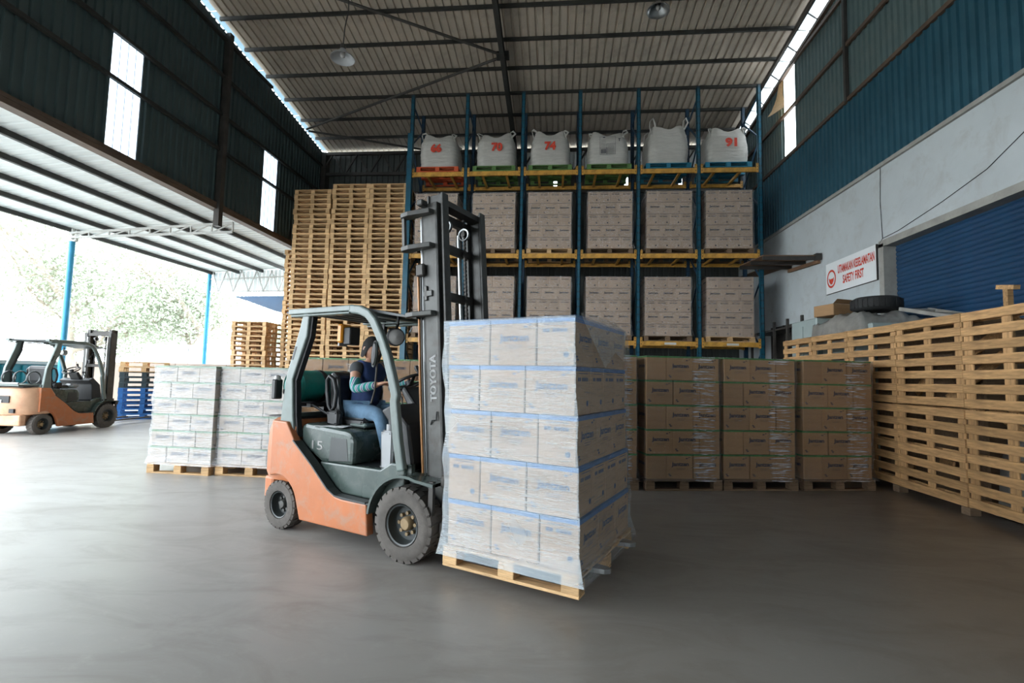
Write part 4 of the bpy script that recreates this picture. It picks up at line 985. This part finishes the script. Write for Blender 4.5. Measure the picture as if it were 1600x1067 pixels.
def forklift(t, main=True):
    body = 'orange'
    # wheels
    for s in (-1, 1):
        wheel(t, -.02, s*.445, .277, .17, s)
        wheel(t, -1.485, s*.43, .212, .15, s, hub='mast' if main else 'yellow_hub', n=22)
    # counterweight
    plan = [(-1.34, -.49), (-1.60, -.50), (-1.74, -.46), (-1.84, -.36), (-1.90, -.18), (-1.91, 0), (-1.90, .18), (-1.84, .36), (-1.74, .46), (-1.60, .50), (-1.34, .49)]
    cut = arc(-1.485, .212, .27, 180, 20, 10)
    m = MB(); lv = [(.42, .96), (.48, 1.0), (.70, 1.0), (.86, .985), (.95, .94), (.975, .86)]; N = len(plan); vs = []
    for z, k in lv:
        for x, y in plan: vs.append((-1.34+(x+1.34)*k, y*k if abs(y) > .3 else y, z))
    fs = [(j*N+i, j*N+i+1, (j+1)*N+i+1, (j+1)*N+i) for j in range(len(lv)-1) for i in range(N-1)] + [tuple((len(lv)-1)*N+i for i in range(N)), tuple(range(N-1, -1, -1))] + [(j*N, (j+1)*N, (j+1)*N+N-1, j*N+N-1) for j in range(len(lv)-1)]
    m.add(vs, fs); m.obj('counterweight', body if main else 'orange_pale', t, smooth=35)
    m = MB()
    lo = [(-1.88, -.30), (-1.89, 0), (-1.88, .30)]
    m.box(-1.86, -1.72, -.40, .40, .20, .42); m.box(-1.72, -1.25, -.26, .26, .18, .44); m.obj('lower_counterweight', body if main else 'orange_pale', t, bev=.03)
    if not main:
        MB().box(-1.915, -1.90, -.20, .12, .66, .80).obj('grille_opening', 'black', t); MB().box(-1.925, -1.89, -.05, .05, .66, .72).obj('tow_pin', 'paper', t)
        MB().box(-1.90, -1.86, -.30, -.20, .46, .54).obj('rear_slot', 'black', t)
    MB().box(-1.84, -1.34, -.40, .40, .972, .984).obj('cover_plate', 'black', t)
    # orange side frames
    for s in (-1, 1):
        pts = [(-1.60, .46)] + arc(-1.485, .212, .27, 108, 18, 7) + [(-1.17, .135), (-.365, .135), (-.39, .375), (-.66, .378), (-.74, .388), (-.83, .43), (-.93, .505), (-1.04, .605), (-1.16, .70), (-1.28, .79), (-1.36, .90), (-1.40, .955), (-1.60, .96)]
        m = MB().prism(pts, s*.53, s*.455); m.obj('side_frame', body, t, bev=.012)
        MB().rectpath([(-1.30, .80), (-1.045, .612), (-.835, .437), (-.745, .395), (-.40, .384)], .085, .012, y=s*.49).obj('frame_trim', 'darkgrey', t)
    # chassis core
    m = MB(); m.box(-1.3, .12, -.36, .36, .16, .60); m.obj('chassis', 'darkgrey', t, bev=.02)
    # step well and floor
    for s in (-1, 1):
        m = MB(); m.prism([(-1.06, .40), (-1.06, .63), (-.35, .635), (-.24, .70), (-.10, .70), (-.10, .38)], s*.36, s*.43); m.obj('lower_side_panel', 'greygreen', t, bev=.015)
        m = MB(); m.box(-.80, -.37, s*.525, s*.43, .372, .386); m.obj('step', 'darkgrey', t)
        for q in range(9): MB().box(-.78+q*.045, -.755+q*.045, s*.515, s*.44, .386, .391).obj('step_tread', 'steel_dark', t)
        # fender over the drive wheel
        a = arc(-.02, .277, .345, 172, 66, 12); m = MB(); pts = a + [(.25, .62), (.25, .635)] + [(p[0], p[1]) for p in arc(-.02, .277, .362, 66, 172, 12)]
        vs = []; inner = arc(-.02, .277, .345, 175, 72, 12) + [(.26, .585)]; outer = arc(-.02, .277, .365, 175, 72, 12) + [(.26, .61)]
        n = len(inner)
        for (x, z) in inner: vs += [(x, s*.53, z), (x, s*.33, z)]
        for (x, z) in outer: vs += [(x, s*.53, z), (x, s*.33, z)]
        fs = []
        for i in range(n-1):
            fs += [(2*i, 2*i+1, 2*i+3, 2*i+2), (2*n+2*i, 2*n+2*i+2, 2*n+2*i+3, 2*n+2*i+1), (2*i, 2*i+2, 2*n+2*i+2, 2*n+2*i), (2*i+1, 2*n+2*i+1, 2*n+2*i+3, 2*i+3)]
        m.add(vs, fs); m.obj('fender', 'greygreen', t, smooth=50)
        # inner arch skin joining fender to the side
        m = MB().prism(arc(-.02, .277, .36, 178, 95, 8) + [(-.05, .70), (-.24, .70), (-.42, .40)], s*.36, s*.40); m.obj('arch_panel', 'greygreen', t)
        m = MB().box(.20, .24, s*.47, s*.50, .20, .62); m.obj('mud_guard', 'steel_dark', t)
    m = MB().box(-1.05, -.12, -.36, .36, .60, .63); m.obj('floor_plate', 'darkgrey', t)
    # hood
    m = MB(); pts = [(-1.335, .66), (-1.33, .90), (-1.315, .935), (-1.27, .945), (-.86, .918), (-.76, .912), (-.71, .90), (-.675, .87), (-.66, .82), (-.665, .63), (-1.05, .625), (-1.2, .70)]
    m.prism(pts, -.43, .43); m.obj('hood', 'greygreen', t, bev=.035)
    m = MB(); m.prism([(-.95, .64), (-.93, .85), (-.74, .845), (-.71, .66)], -.433, -.42); m.obj('hood_recess', 'darkgrey', t, bev=.004)
    if main:
        MB().merge(text_geo('15', .1, (.135, .075), 3), 0, face_T((-1.10, -.4335, .765), 0)).obj('capacity_number', 'lampglass', t)
    # dash and cowl
    m = MB(); m.prism([(-.14, .62), (-.30, .64), (-.34, 1.02), (-.42, 1.10), (-.30, 1.16), (-.12, 1.0), (-.06, .70)], -.38, .38); m.obj('cowl', 'black', t, bev=.02)
    m = MB(); m.prism([(-.30, 1.0), (-.46, 1.26), (-.42, 1.30), (-.24, 1.10)], -.11, .13); m.obj('steering_column', 'black', t, bev=.02)
    sw = part('steering_wheel', t, (-.47, .02, 1.33), (0, R(-28), 0))
    MB().tube([(.16*math.cos(2*math.pi*k/28), .16*math.sin(2*math.pi*k/28), 0) for k in range(28)], .014, 8, closed=True).obj('wheel_rim', 'black', sw, smooth=60)
    for a in (90, 210, 330): MB().bar((0, 0, -.02), (.155*math.cos(R(a)), .155*math.sin(R(a)), 0), .03, .012).obj('spoke', 'black', sw)
    MB().lathe([(0, .02), (.035, .015), (.04, -.03), (0, -.04)], 16).obj('wheel_boss', 'black', sw, smooth=50)
    MB().lathe([(0, .09), (.018, .085), (.022, .06), (.012, .03), (.012, 0)], 12, T=Matrix.Translation((.15, -.03, 0))).obj('spinner_knob', 'black', sw, smooth=50)
    for q, yy in enumerate((-.20, -.25, -.30)):
        m = MB(); m.tube([(-.33, yy, 1.08), (-.36, yy, 1.2), (-.40, yy, 1.27)], .007, 6); m.lathe([(0, .03), (.016, .02), (.018, 0), (.01, -.02), (0, -.02)], 10, T=Matrix.Translation((-.40, yy, 1.28))); m.obj('lever', 'black', t, smooth=50)
    MB().tube([(-.28, .1, .90), (-.24, .0, 1.02), (-.2, -.12, .95), (-.16, -.2, .86)], .022, 8).obj('intake_pipe', 'pillar', t, smooth=50)
    # seat
    s_ = part('seat', t, (0, 0, 0)); 
    MB().bevbox(-1.16, -.74, -.24, .24, .92, 1.0, .03).obj('seat_cushion', 'seat', s_, bev=.02)
    MB().bevbox(-.92, -.72, -.25, .25, .925, .962, .015).obj('seat_edge', 'pillar', s_)
    m = MB(); m.prism([(-1.14, .98), (-1.22, 1.10), (-1.25, 1.38), (-1.20, 1.42), (-1.13, 1.38), (-1.10, 1.12), (-1.06, 1.0)], -.22, .22); m.obj('seat_back', 'seat', s_, bev=.03)
    for s in (-1, 1):
        MB().tube([(-1.20, s*.27, 1.33), (-1.16, s*.28, 1.37), (-1.10, s*.28, 1.34), (-1.065, s*.28, 1.22), (-1.08, s*.28, 1.10), (-1.12, s*.28, 1.05), (-1.17, s*.27, 1.10), (-1.20, s*.27, 1.22)], .02, 8, closed=True).obj('hip_guard', 'black', s_, smooth=60)
    MB().bevbox(-1.13, -.98, -.33, -.26, .93, 1.06, .02).obj('belt_reel', 'black', s_, bev=.01)
    # overhead guard
    g = part('overhead_guard', t)
    fp_ = [(-.72, 1.945), (-.60, 1.93), (-.51, 1.895), (-.44, 1.83), (-.36, 1.70), (-.28, 1.54), (-.215, 1.36), (-.175, 1.235), (-.185, 1.185), (-.175, 1.12), (-.135, .88), (-.085, .66)]
    for s in (-1, 1):
        m = MB().rectpath(fp_, .055, .075, y=s*.47); m.obj('front_pillar', 'pillar', g, bev=.014)
        m = MB().prism([(-1.56, .72), (-1.555, .84), (-1.49, 1.36), (-1.335, 1.80), (-1.30, 1.93), (-1.215, 1.93), (-1.235, 1.72), (-1.40, 1.33), (-1.37, 1.0), (-1.34, .84), (-1.33, .72)], s*.495, s*.44); m.obj('rear_pillar', 'pillar', g, bev=.012)
        m = MB().prism([(-1.405, 1.34), (-1.245, 1.75), (-1.225, 1.93), (-1.19, 1.93), (-1.21, 1.72), (-1.375, 1.32), (-1.345, 1.0), (-1.31, .82), (-1.345, .82), (-1.375, 1.0)], s*.47, s*.42); m.obj('inner_channel', 'black', g)
        m = MB(); m.box(-1.50, -.70, s*.50, s*.41, 1.925, 1.975); m.box(-1.46, -.70, s*.505, s*.43, 1.90, 1.92); m.obj('roof_rail', 'pillar', g, bev=.008)
        MB().box(-1.455, -1.435, s*.4975, s*.49, 1.50, 1.62).obj('pillar_slot', 'black', g) if False else None
        MB().prism([(-1.425, 1.51), (-1.40, 1.51), (-1.355, 1.63), (-1.38, 1.63)], s*.497, s*.49).obj('pillar_slot', 'black', g)
    for x in (-1.44, -1.31, -1.18, -1.05, -.92, -.79, -.66): MB().box(x-.02, x+.02, -.42, .42, 1.94, 1.965).obj('roof_bar', 'darkgrey', g)
    MB().box(-.66, -.60, -.44, .44, 1.90, 1.94).obj('front_cross_bar', 'pillar', g, bev=.01)
    m = MB(); m.prism([(-.60, 1.955), (-.30, 1.90), (-.06, 1.86), (-.06, 1.845), (-.30, 1.88), (-.60, 1.93)], -.40, .40); m.obj('front_visor', 'darkgrey', g)
    MB().box(-1.55, -1.47, -.46, .46, .97, 1.02).obj('rear_cross_bar', 'pillar', g)
    # lamps, mirror
    for s in ((-1, 1) if main else (1,)):
        hl = part('work_lamp', t, (-.37, s*.36 if s > 0 else -.30, 1.73)) if s > 0 else None
        if hl:
            MB().lathe([(0, -.05), (.05, -.045), (.065, -.01), (.07, .03), (.06, .045), (0, .055)], 20, axis='x').obj('lamp_body', 'lampglass', hl, smooth=50)
            MB().tube([(-.0, 0, .0), (.0, 0, .12)], .012, 6).obj('lamp_bracket', 'black', hl)
    if main:
        hl = part('head_lamp', t, (-.55, -.10, 1.73), (0, 0, R(-40)))
        MB().lathe([(0, -.06), (.045, -.055), (.068, -.01), (.072, .02), (.072, .035), (.06, .04), (0, .055)], 24, axis='x').obj('lamp_body', 'lampglass', hl, smooth=50)
        MB().lathe([(.075, -.0), (.082, .01), (.08, .04), (.072, .045), (.07, .0)], 24, axis='x', close=True).obj('lamp_ring', 'black', hl, smooth=50)
        MB().bevbox(-.09, -.03, -.06, .06, -.05, .08, .01).obj('lamp_housing', 'black', hl)
        MB().tube([(0, 0, .06), (-.02, .02, .12), (0, .02, .2)], .014, 6).obj('lamp_bracket', 'black', hl)
        mr = part('side_mirror', t, (-.39, -.50, 1.56), (0, R(4), 0))
        m = MB(); m.lathe([(0, -.02), (.04, -.018), (.05, 0), (.045, .012), (0, .015)], 24, axis='y'); mo = m.obj('mirror_shell', 'black', mr, smooth=50); mo.scale = (.5, 1, 2.1)
        MB().lathe([(.046, -.012), (.05, -.016), (.053, -.006)], 24, axis='y').obj('mirror_rim', 'chrome', mr, smooth=50).scale = (.5, 1, 2.1)
        MB().tube([(.0, .03, .02), (.015, .02, -.15), (.005, .03, -.30), (-.03, .04, -.40)], .008, 6).obj('mirror_arm', 'steel_dark', mr, smooth=60)
        am = part('rear_lamp', t, (-1.25, -.05, 1.79)); MB().bevbox(-.02, .05, -.085, .05, -.10, .08, .015).obj('amber_lens', 'amber', am); MB().bevbox(.045, .14, -.06, .07, -.12, .05, .01).obj('lamp_housing', 'black', am); MB().box(-.035, -.015, -.05, .05, -.13, .08).obj('white_lens', 'white_plastic', am)
        tl = part('tail_lamp', t, (-1.60, -.50, 1.27)); MB().bevbox(-.03, .03, -.04, .04, -.12, .06, .01).obj('lamp_housing', 'black', tl); MB().lathe([(0, .1), (.025, .09), (.03, .05), (.02, .04)], 12).obj('lens', 'lampglass', tl, smooth=50)
        MB().box(-1.53, -1.52, -.49, -.44, 1.2, 1.24).obj('tail_lamp_bracket', 'black', t)
        # gas cylinder across the tail
        gc = part('gas_cylinder', t, (-1.575, -.02, 1.265))
        prof = [(0, -.36), (.05, -.358), (.11, -.345), (.145, -.31), (.152, -.27), (.152, .33), (.145, .37), (.11, .40), (0, .42)]
        MB().lathe(prof, 40, axis='y').obj('tank', 'teal_tank', gc, smooth=50)
        for yy in (-.30, -.06, .25): MB().lathe([(.153, yy-.025), (.160, yy-.02), (.160, yy+.02), (.153, yy+.025)], 40, axis='y').obj('strap', 'black' if yy > -.2 else 'teal_tank', gc, smooth=40)
        MB().tube([(0, -.30, -.10), (0, -.39, -.12), (.05, -.40, -.10)], .012, 6).obj('valve', 'black', gc)
        m = MB(); m.box(-1.66, -1.38, -.30, .36, 1.075, 1.11); m.box(-1.56, -1.50, -.05, .1, .96, 1.08); m.box(-1.60, -1.36, -.42, -.36, 1.09, 1.12); m.obj('cylinder_cradle', 'black', t)
        MB().tube([(-1.36, -.3, 1.10), (-1.2, -.25, 1.02), (-1.1, -.2, .98)], .012, 6).obj('gas_hose', 'black', t, smooth=60)
    else:
        for yy in (-.28, .02, .28):
            MB().tube([(-1.55+.13*math.cos(2*math.pi*k/20), yy, 1.16+.13*math.sin(2*math.pi*k/20)) for k in range(20)], .014, 6, closed=True, r2=.02).obj('cylinder_ring', 'darkgrey', t, smooth=60)
        MB().box(-1.95, -1.42, -.42, .42, 1.0, 1.03).obj('cylinder_tray', 'pillar', t); MB().tube([(-1.95, -.42, 1.05), (-1.95, .42, 1.05)], .02, 8).obj('tray_bar', 'chrome', t, smooth=60)
        MB().bevbox(-.75, -.55, -.3, -.1, .93, 1.03, .04).obj('cloth', 'white_plastic', t, bev=.03)
        MB().tube([(-.45, -.47, 1.75), (-.62, -.5, 1.55), (-.66, -.5, 1.4)], .01, 6).obj('mirror_arm', 'black', t); MB().bevbox(-.62, -.60, -.56, -.46, 1.48, 1.58, .008).obj('mirror', 'black', t)
    # mast
    zt = 2.72 if main else 2.16
    ms = part('mast', t, (.17, 0, .10), (0, R(-4.2 if main else 0), 0))
    for s in (-1, 1):
        m = MB(); m.box(-.07, .09, s*.345, s*.325, 0, zt-.02); m.box(-.07, -.045, s*.345, s*.27, 0, zt-.02); m.box(.065, .09, s*.345, s*.27, 0, zt-.02); m.obj('outer_rail', 'mast', ms, bev=.004)
        m = MB(); m.box(-.035, .13, s*.30, s*.285, .05, zt+.06); m.box(-.035, -.015, s*.315, s*.24, .05, zt+.06); m.box(.11, .13, s*.32, s*.24, .05, zt+.06); m.obj('inner_rail', 'mast', ms, bev=.004)
        MB().lathe([(0, .1), (.028, .1), (.028, zt*.52), (.018, zt*.52), (.018, zt-.12), (0, zt-.12)], 14, T=Matrix.Translation((-.10, s*.30 if s < 0 else .22, 0))).obj('lift_cylinder', 'chrome', ms, smooth=40)
        m = MB()
        for q in range(int(zt/.035)): m.box(.01, .03, s*.13-.012, s*.13+.012, .12+q*.035, .14+q*.035)
        m.box(.015, .025, s*.13-.008, s*.13+.008, .1, zt-.12); m.obj('lift_chain', 'steel_dark', ms)
        pu = part('chain_pulley', ms, (.02, s*.13, zt-.16)); MB().lathe([(.045, -.012), (.055, -.014), (.055, -.009), (.042, -.005), (.042, .005), (.055, .009), (.055, .014), (.045, .012), (0, .012)], 20, axis='y').obj('sheave', 'chrome', pu, smooth=40); MB().lathe([(0, -.022), (.02, -.02), (.02, .02)], 12, axis='y').obj('sheave_pin', 'steel_dark', pu)
    for z in ((.45, 1.25, 1.58, 1.98, zt-.32, zt-.06) if main else (.5, 1.35, zt-.06)): MB().box(-.06, -.01, -.34, .34, z-.035, z+.035).obj('cross_member', 'steel_dark', ms, bev=.005)
    MB().box(.0, .1, -.28, .28, zt-.02, zt+.03).obj('top_cross_member', 'steel_dark', ms)
    if main:
        for (x0, z) in ((-.20, zt-.10), (-.20, zt-.38), (-.17, zt-.93)):       # lamp-guard arms on the near rail
            m = MB(); pts = [(x0+.02, -.34), (x0-.03, -.36), (x0-.045, -.40), (x0-.02, -.43), (x0+.06, -.44), (.05, -.40), (.06, -.345), (.0, -.345)]
            m.prism(pts, z-.02, z+.02, axis='z'); m.obj('mast_bracket', 'mast', ms, bev=.006)
        MB().box(-.225, -.20, -.41, -.38, zt-.40, zt-.08).obj('guard_bar', 'mast', ms)
        MB().bevbox(-.11, -.03, -.39, -.345, zt-.62, zt-.52, .01).obj('mast_bracket', 'steel_dark', ms)
        m = MB(); m.bevbox(-.06, .03, -.36, -.345, zt-.79, zt-.74, .005); m.bevbox(-.05, -.02, -.36, -.345, zt-.82, zt-.70, .005); m.obj('cable_clip', 'mast', ms)
        m = MB(); m.bevbox(-.06, -.0, -.42, -.345, zt-.05, zt+.0, .008); m.obj('rail_cap', 'mast', ms)
        MB().tube([(-.115, -.34, .5), (-.12, -.345, 1.2), (-.118, -.34, 1.9), (-.12, -.34, zt-.5)], .012, 8).obj('hydraulic_hose', 'brass', ms, smooth=60)
        MB().tube([(-.09, -.345, .5), (-.092, -.35, 1.3), (-.09, -.345, zt-.55)], .008, 8).obj('hydraulic_hose', 'steel_dark', ms, smooth=60)
        T = Matrix.Translation((.012, -.348, 1.28)) @ Matrix.Rotation(R(90), 4, 'X') @ Matrix.Rotation(R(90), 4, 'Z')
        MB().merge(text_geo('TOYOTA', .1, (.37, .065), 3, outline=.004), 0, T).obj('rail_lettering', 'paper', ms)
        m = MB(); m.tube([(-.02, -.35, .92), (.0, -.36, .95), (.04, -.36, .955), (.045, -.355, 1.02)], .006, 5); m.obj('rail_hook', 'black', ms)
    MB().tube([(-.05, .2, .62), (-.5, .2, .55)], .03, 10).obj('tilt_cylinder', 'steel_dark', t, smooth=50)
    # carriage and forks
    cg = part('carriage', t, (0, 0, 0)); z0 = .16 if main else .10; fx = .33
    for z in (z0+.08, z0+.42): MB().bevbox(fx-.055, fx-.015, -.46, .46, z, z+.09, .008).obj('carriage_bar', 'steel_dark', cg)
    for yy in (-.20, .20): MB().box(fx-.09, fx-.05, yy-.02, yy+.02, z0+.05, z0+.55).obj('carriage_plate', 'steel_dark', cg)
    for y_ in (-.26, .33):
        m = MB(); m.box(fx-.012, fx+.022, y_-.05, y_+.05, z0, z0+.56)
        tip = fx+1.17; pts = [(fx-.01, -.05), (tip-.12, -.05), (tip-.03, -.035), (tip, -.01), (tip, .01), (tip-.03, .035), (tip-.12, .05), (fx-.01, .05)]
        m.prism(pts, z0, z0+.03, axis='z', T=Matrix.Translation((0, y_, 0))); m.obj('fork', 'chrome' if main else 'steel_dark', t, bev=.004)

fk = thing('forklift', 'orange forklift with driver carrying the white-wrapped load', 'forklift')
fk.matrix_world = Matrix.Translation(FO) @ Matrix.Rotation(FA, 4, 'Z')
forklift(fk, True)
fk2 = thing('forklift', 'parked orange forklift without driver under the canopy at the far left', 'forklift')
fk2.matrix_world = Matrix.Translation((-11.05, 10.75, 0)) @ Matrix.Rotation(R(91), 4, 'Z')
forklift(fk2, False)
FM = Matrix.Translation(FO) @ Matrix.Rotation(FA, 4, 'Z')
def infk(o, x=0, y=0, z=0, rz=0): o.matrix_world = FM @ Matrix.Translation((x, y, z)) @ Matrix.Rotation(rz, 4, 'Z')
pj = thing('plastic_jug', 'pale plastic jug standing on the forklift step by the front pillar', 'jug'); infk(pj, -.31, -.375, .635)
MB().bevbox(-.065, .065, -.045, .045, 0, .31, .02).obj('body', 'white_plastic', pj, bev=.01); MB().lathe([(0, .36), (.03, .36), (.03, .30), (0, .30)], 16).obj('cap', 'white_plastic', pj, smooth=40)
pp = thing('notepad', 'loose white papers lying on the forklift hood', 'papers'); infk(pp, -1.03, -.31, .925, R(12))
for q in range(3): MB().box(-.15, .15, -.09, .09, q*.003, q*.003+.002).obj('sheet', 'paper', pp, rz=R(q*5))

# ------------------------------------------------------------------ driver
def skin(name, verts, edges, radii, mt, parent, sub=2, root=0, flat=None):
    me = bpy.data.meshes.new(name); me.from_pydata(verts, edges, []); me.materials.append(M[mt])
    o = bpy.data.objects.new(name, me); C.objects.link(o); o.parent = parent
    sk = o.modifiers.new('skin', 'SKIN'); sk.use_smooth_shade = True
    d = me.skin_vertices[0].data
    for i, r in enumerate(radii): d[i].radius = (r, r) if not isinstance(r, tuple) else r; d[i].use_root = (i == root)
    sb_ = o.modifiers.new('sub', 'SUBSURF'); sb_.levels = sub; sb_.render_levels = sub
    return o
dr = thing('person', 'driver in navy vest, striped sleeves and jeans seated at the forklift wheel', 'person'); infk(dr)
V = dict(pel=(-.99, 0, 1.03), wst=(-.99, 0, 1.16), chs=(-.965, 0, 1.34), upc=(-.95, 0, 1.44), nck=(-.94, 0, 1.50), skb=(-.94, 0, 1.56),
         shR=(-.955, -.165, 1.455), elR=(-.885, -.235, 1.255), wrR=(-.665, -.15, 1.31), shL=(-.945, .165, 1.455), elL=(-.80, .235, 1.26), wrL=(-.56, .12, 1.36),
         hiR=(-.97, -.10, 1.01), knR=(-.63, -.16, 1.04), anR=(-.545, -.15, .70), hiL=(-.97, .10, 1.01), knL=(-.62, .15, 1.04), anL=(-.52, .14, .72))
K = list(V); idx = {k: i for i, k in enumerate(K)}
E_ = [('pel', 'wst'), ('wst', 'chs'), ('chs', 'upc'), ('upc', 'nck'), ('nck', 'skb'), ('upc', 'shR'), ('shR', 'elR'), ('elR', 'wrR'), ('upc', 'shL'), ('shL', 'elL'), ('elL', 'wrL'), ('pel', 'hiR'), ('hiR', 'knR'), ('knR', 'anR'), ('pel', 'hiL'), ('hiL', 'knL'), ('knL', 'anL')]
rad = dict(pel=.11, wst=.105, chs=.12, upc=.10, nck=.052, skb=.05, shR=.058, elR=.04, wrR=.027, shL=.058, elL=.04, wrL=.027, hiR=.085, knR=.056, anR=.038, hiL=.085, knL=.056, anL=.038)
skin('body', [V[k] for k in K], [(idx[a], idx[b]) for a, b in E_], [rad[k] for k in K], 'skin', dr)
# head with face
hd = part('head', dr, (-.935, 0, 1.632), (0, R(12), R(-6)))
m = MB(); N, L = 28, 20; vs = []
for j in range(L+1):
    ph = math.pi*j/L; zz = -math.cos(ph)*.115; rr = math.sin(ph)
    for i in range(N):
        a = 2*math.pi*i/N; ca, sa = math.cos(a), math.sin(a)
        rx = .092; ry = .073
        if zz < -.02: ry *= 1 - .28*min(1, (-.02-zz)/.09); rx *= (1 if ca > 0 else 1 - .25*min(1, (-.02-zz)/.09))
        x, y = ca*rx*rr, sa*ry*rr
        if ca > .3:
            f_ = max(0, (ca-.3)/.7)
            x += f_*.004*math.exp(-((zz+.045)/.03)**2)
            if abs(sa) < .2: x += .020*math.exp(-((zz+.012)/.018)**2)*(1-abs(sa)/.2) + .006*math.exp(-((zz-.012)/.03)**2)*(1-abs(sa)/.2) + .007*math.exp(-((zz+.052)/.012)**2)
            x -= .008*math.exp(-((zz-.018)/.014)**2)*math.exp(-((abs(sa)-.36)/.16)**2)
        vs.append((x, y, zz))
m.add(vs, [(j*N+i, j*N+(i+1) % N, (j+1)*N+(i+1) % N, (j+1)*N+i) for j in range(L) for i in range(N)]); m.obj('face', 'skin', hd, smooth=80)
for s in (-1, 1):
    MB().lathe([(0, -.011), (.008, -.008), (.011, 0), (.008, .008), (0, .011)], 12, T=Matrix.Translation((.077, s*.029, .016))).obj('eye', 'paper', hd, smooth=80)
    MB().lathe([(0, 0), (.005, 0), (.0055, -.003)], 10, axis='x', T=Matrix.Translation((.0885, s*.029, .016))).obj('iris', 'black', hd)
    MB().bar((.086, s*.014, .038), (.078, s*.046, .040), .008, .006).obj('eyebrow', 'hair', hd)
    e = MB().lathe([(0, -.004), (.02, -.004), (.026, .003), (.018, .006), (.012, .001), (0, 0)], 16, axis='y', T=Matrix.Translation((-.008, s*.074, 0))); eo = e.obj('ear', 'skin', hd, smooth=70)
MB().tube([(.086, -.022, -.052), (.094, 0, -.050), (.086, .022, -.052)], .0045, 6).obj('mouth', 'red_ink', hd, smooth=60) if False else MB().tube([(.084, -.02, -.053), (.092, 0, -.051), (.084, .02, -.053)], .004, 6).obj('mouth', 'brownbeam', hd, smooth=60)
m = MB(); vs = []; fs = []; N = 30; L = 14
for j in range(L+1):
    ph = math.pi*.5*j/L; 
    for i in range(N):
        a = 2*math.pi*i/N; ca, sa = math.cos(a), math.sin(a); low = -.085 if ca < .05 else (.035 if ca > .6 else -.085 + (ca-.05)/.55*.12)
        zz = low + (.124-low)*math.sin(ph); q = max(0, 1-(zz/.125)**2)**.5 if zz > 0 else 1; 
        w = noise.noise(Vector((ca*5, sa*5, zz*30)))*.006
        vs.append((ca*(.098+w)*q - .004, sa*(.080+w)*q, zz))
m.add(vs, [(j*N+i, j*N+(i+1) % N, (j+1)*N+(i+1) % N, (j+1)*N+i) for j in range(L) for i in range(N)]); m.obj('hair', 'hair', hd, smooth=80)
# clothing
def chain(keys, radii): return [V[k] for k in keys], [(i, i+1) for i in range(len(keys)-1)], radii
vv = [(-1.0, 0, 1.0), (-.995, 0, 1.10), (-.985, 0, 1.22), (-.965, 0, 1.35), (-.95, 0, 1.44), (-.935, 0, 1.485), (-.955, -.13, 1.455), (-.945, .13, 1.455)]
skin('vest', vv, [(0, 1), (1, 2), (2, 3), (3, 4), (4, 5), (4, 6), (4, 7)], [(.13, .16), (.125, .15), (.125, .15), (.135, .165), (.11, .12), .066, .08, .08], 'vest', dr)
for s, (a, b, c) in ((-1, ('shR', 'elR', 'wrR')), (1, ('shL', 'elL', 'wrL'))):
    A, B, W_ = Vector(V[a]), Vector(V[b]), Vector(V[c])
    pts = [A+Vector((0, -s*.03*-1*0, 0)), A.lerp(B, .25), A.lerp(B, .55)]
    skin('sleeve_cap', [tuple(A + Vector((0, -s*.05, .005))), tuple(A), tuple(A.lerp(B, .42))], [(0, 1), (1, 2)], [.07, .074, .062], 'sleeve_cap', dr)
    skin('striped_sleeve', [tuple(A.lerp(B, .35)), tuple(A.lerp(B, .8)), tuple(B), tuple(B.lerp(W_, .4)), tuple(B.lerp(W_, .88))], [(0, 1), (1, 2), (2, 3), (3, 4)], [.056, .053, .052, .046, .036], 'stripes', dr)
    # hand: palm, four curled fingers, thumb
    d = (W_-B).normalized(); sd = Vector((0, -s, 0)); sd = (sd - d*sd.dot(d)).normalized(); dn = d.cross(sd) if s > 0 else -d.cross(sd)
    if dn.z > 0: dn = -dn
    skin('palm', [tuple(W_-d*.02), tuple(W_+d*.03), tuple(W_+d*.07)], [(0, 1), (1, 2)], [(.024, .020), (.036, .018), (.036, .016)], 'skin', dr)
    for q in range(4):
        o_ = W_ + d*.065 + sd*((q-1.5)*.019); L1 = (.030, .034, .032, .025)[q]
        p1 = o_ + d*L1 + dn*.006; p2 = p1 + (d*.3+dn).normalized()*L1*.85; p3 = p2 + (dn - d*.7).normalized()*L1*.7
        skin('finger', [tuple(o_-d*.02), tuple(o_), tuple(p1), tuple(p2), tuple(p3)], [(0, 1), (1, 2), (2, 3), (3, 4)], [.009, .0095, .009, .0085, .0075], 'skin', dr, sub=1)
    t0 = W_ + d*.02 + sd*.03; t1 = t0 + (d*.7+sd*.7+dn*.4).normalized()*.032; t2 = t1 + (d+dn*.8).normalized()*.028
    skin('thumb', [tuple(W_+d*.015+sd*.01), tuple(t0), tuple(t1), tuple(t2)], [(0, 1), (1, 2), (2, 3)], [.011, .012, .0105, .009], 'skin', dr, sub=1)
jv = [(-1.0, 0, 1.03), (-.97, -.10, 1.02), (-.80, -.135, 1.045), (-.645, -.16, 1.045), (-.615, -.158, .99), (-.575, -.153, .84), (-.55, -.15, .72), (-.97, .10, 1.02), (-.80, .13, 1.045), (-.635, .15, 1.045), (-.60, .148, .99), (-.55, .143, .84), (-.525, .14, .73)]
skin('jeans', jv, [(0, 1), (1, 2), (2, 3), (3, 4), (4, 5), (5, 6), (0, 7), (7, 8), (8, 9), (9, 10), (10, 11), (11, 12)], [.135, .105, .088, .074, .068, .058, .052, .105, .088, .074, .068, .058, .052], 'jeans', dr)
for x, y, z in ((-.50, -.15, .675), (-.475, .14, .675)):
    skin('shoe', [(x-.06, y, z), (x, y, z-.005), (x+.12, y, z-.01), (x-.055, y, z+.05)], [(0, 1), (1, 2), (0, 3)], [(.038, .04), (.038, .036), (.036, .026), .04], 'black', dr)
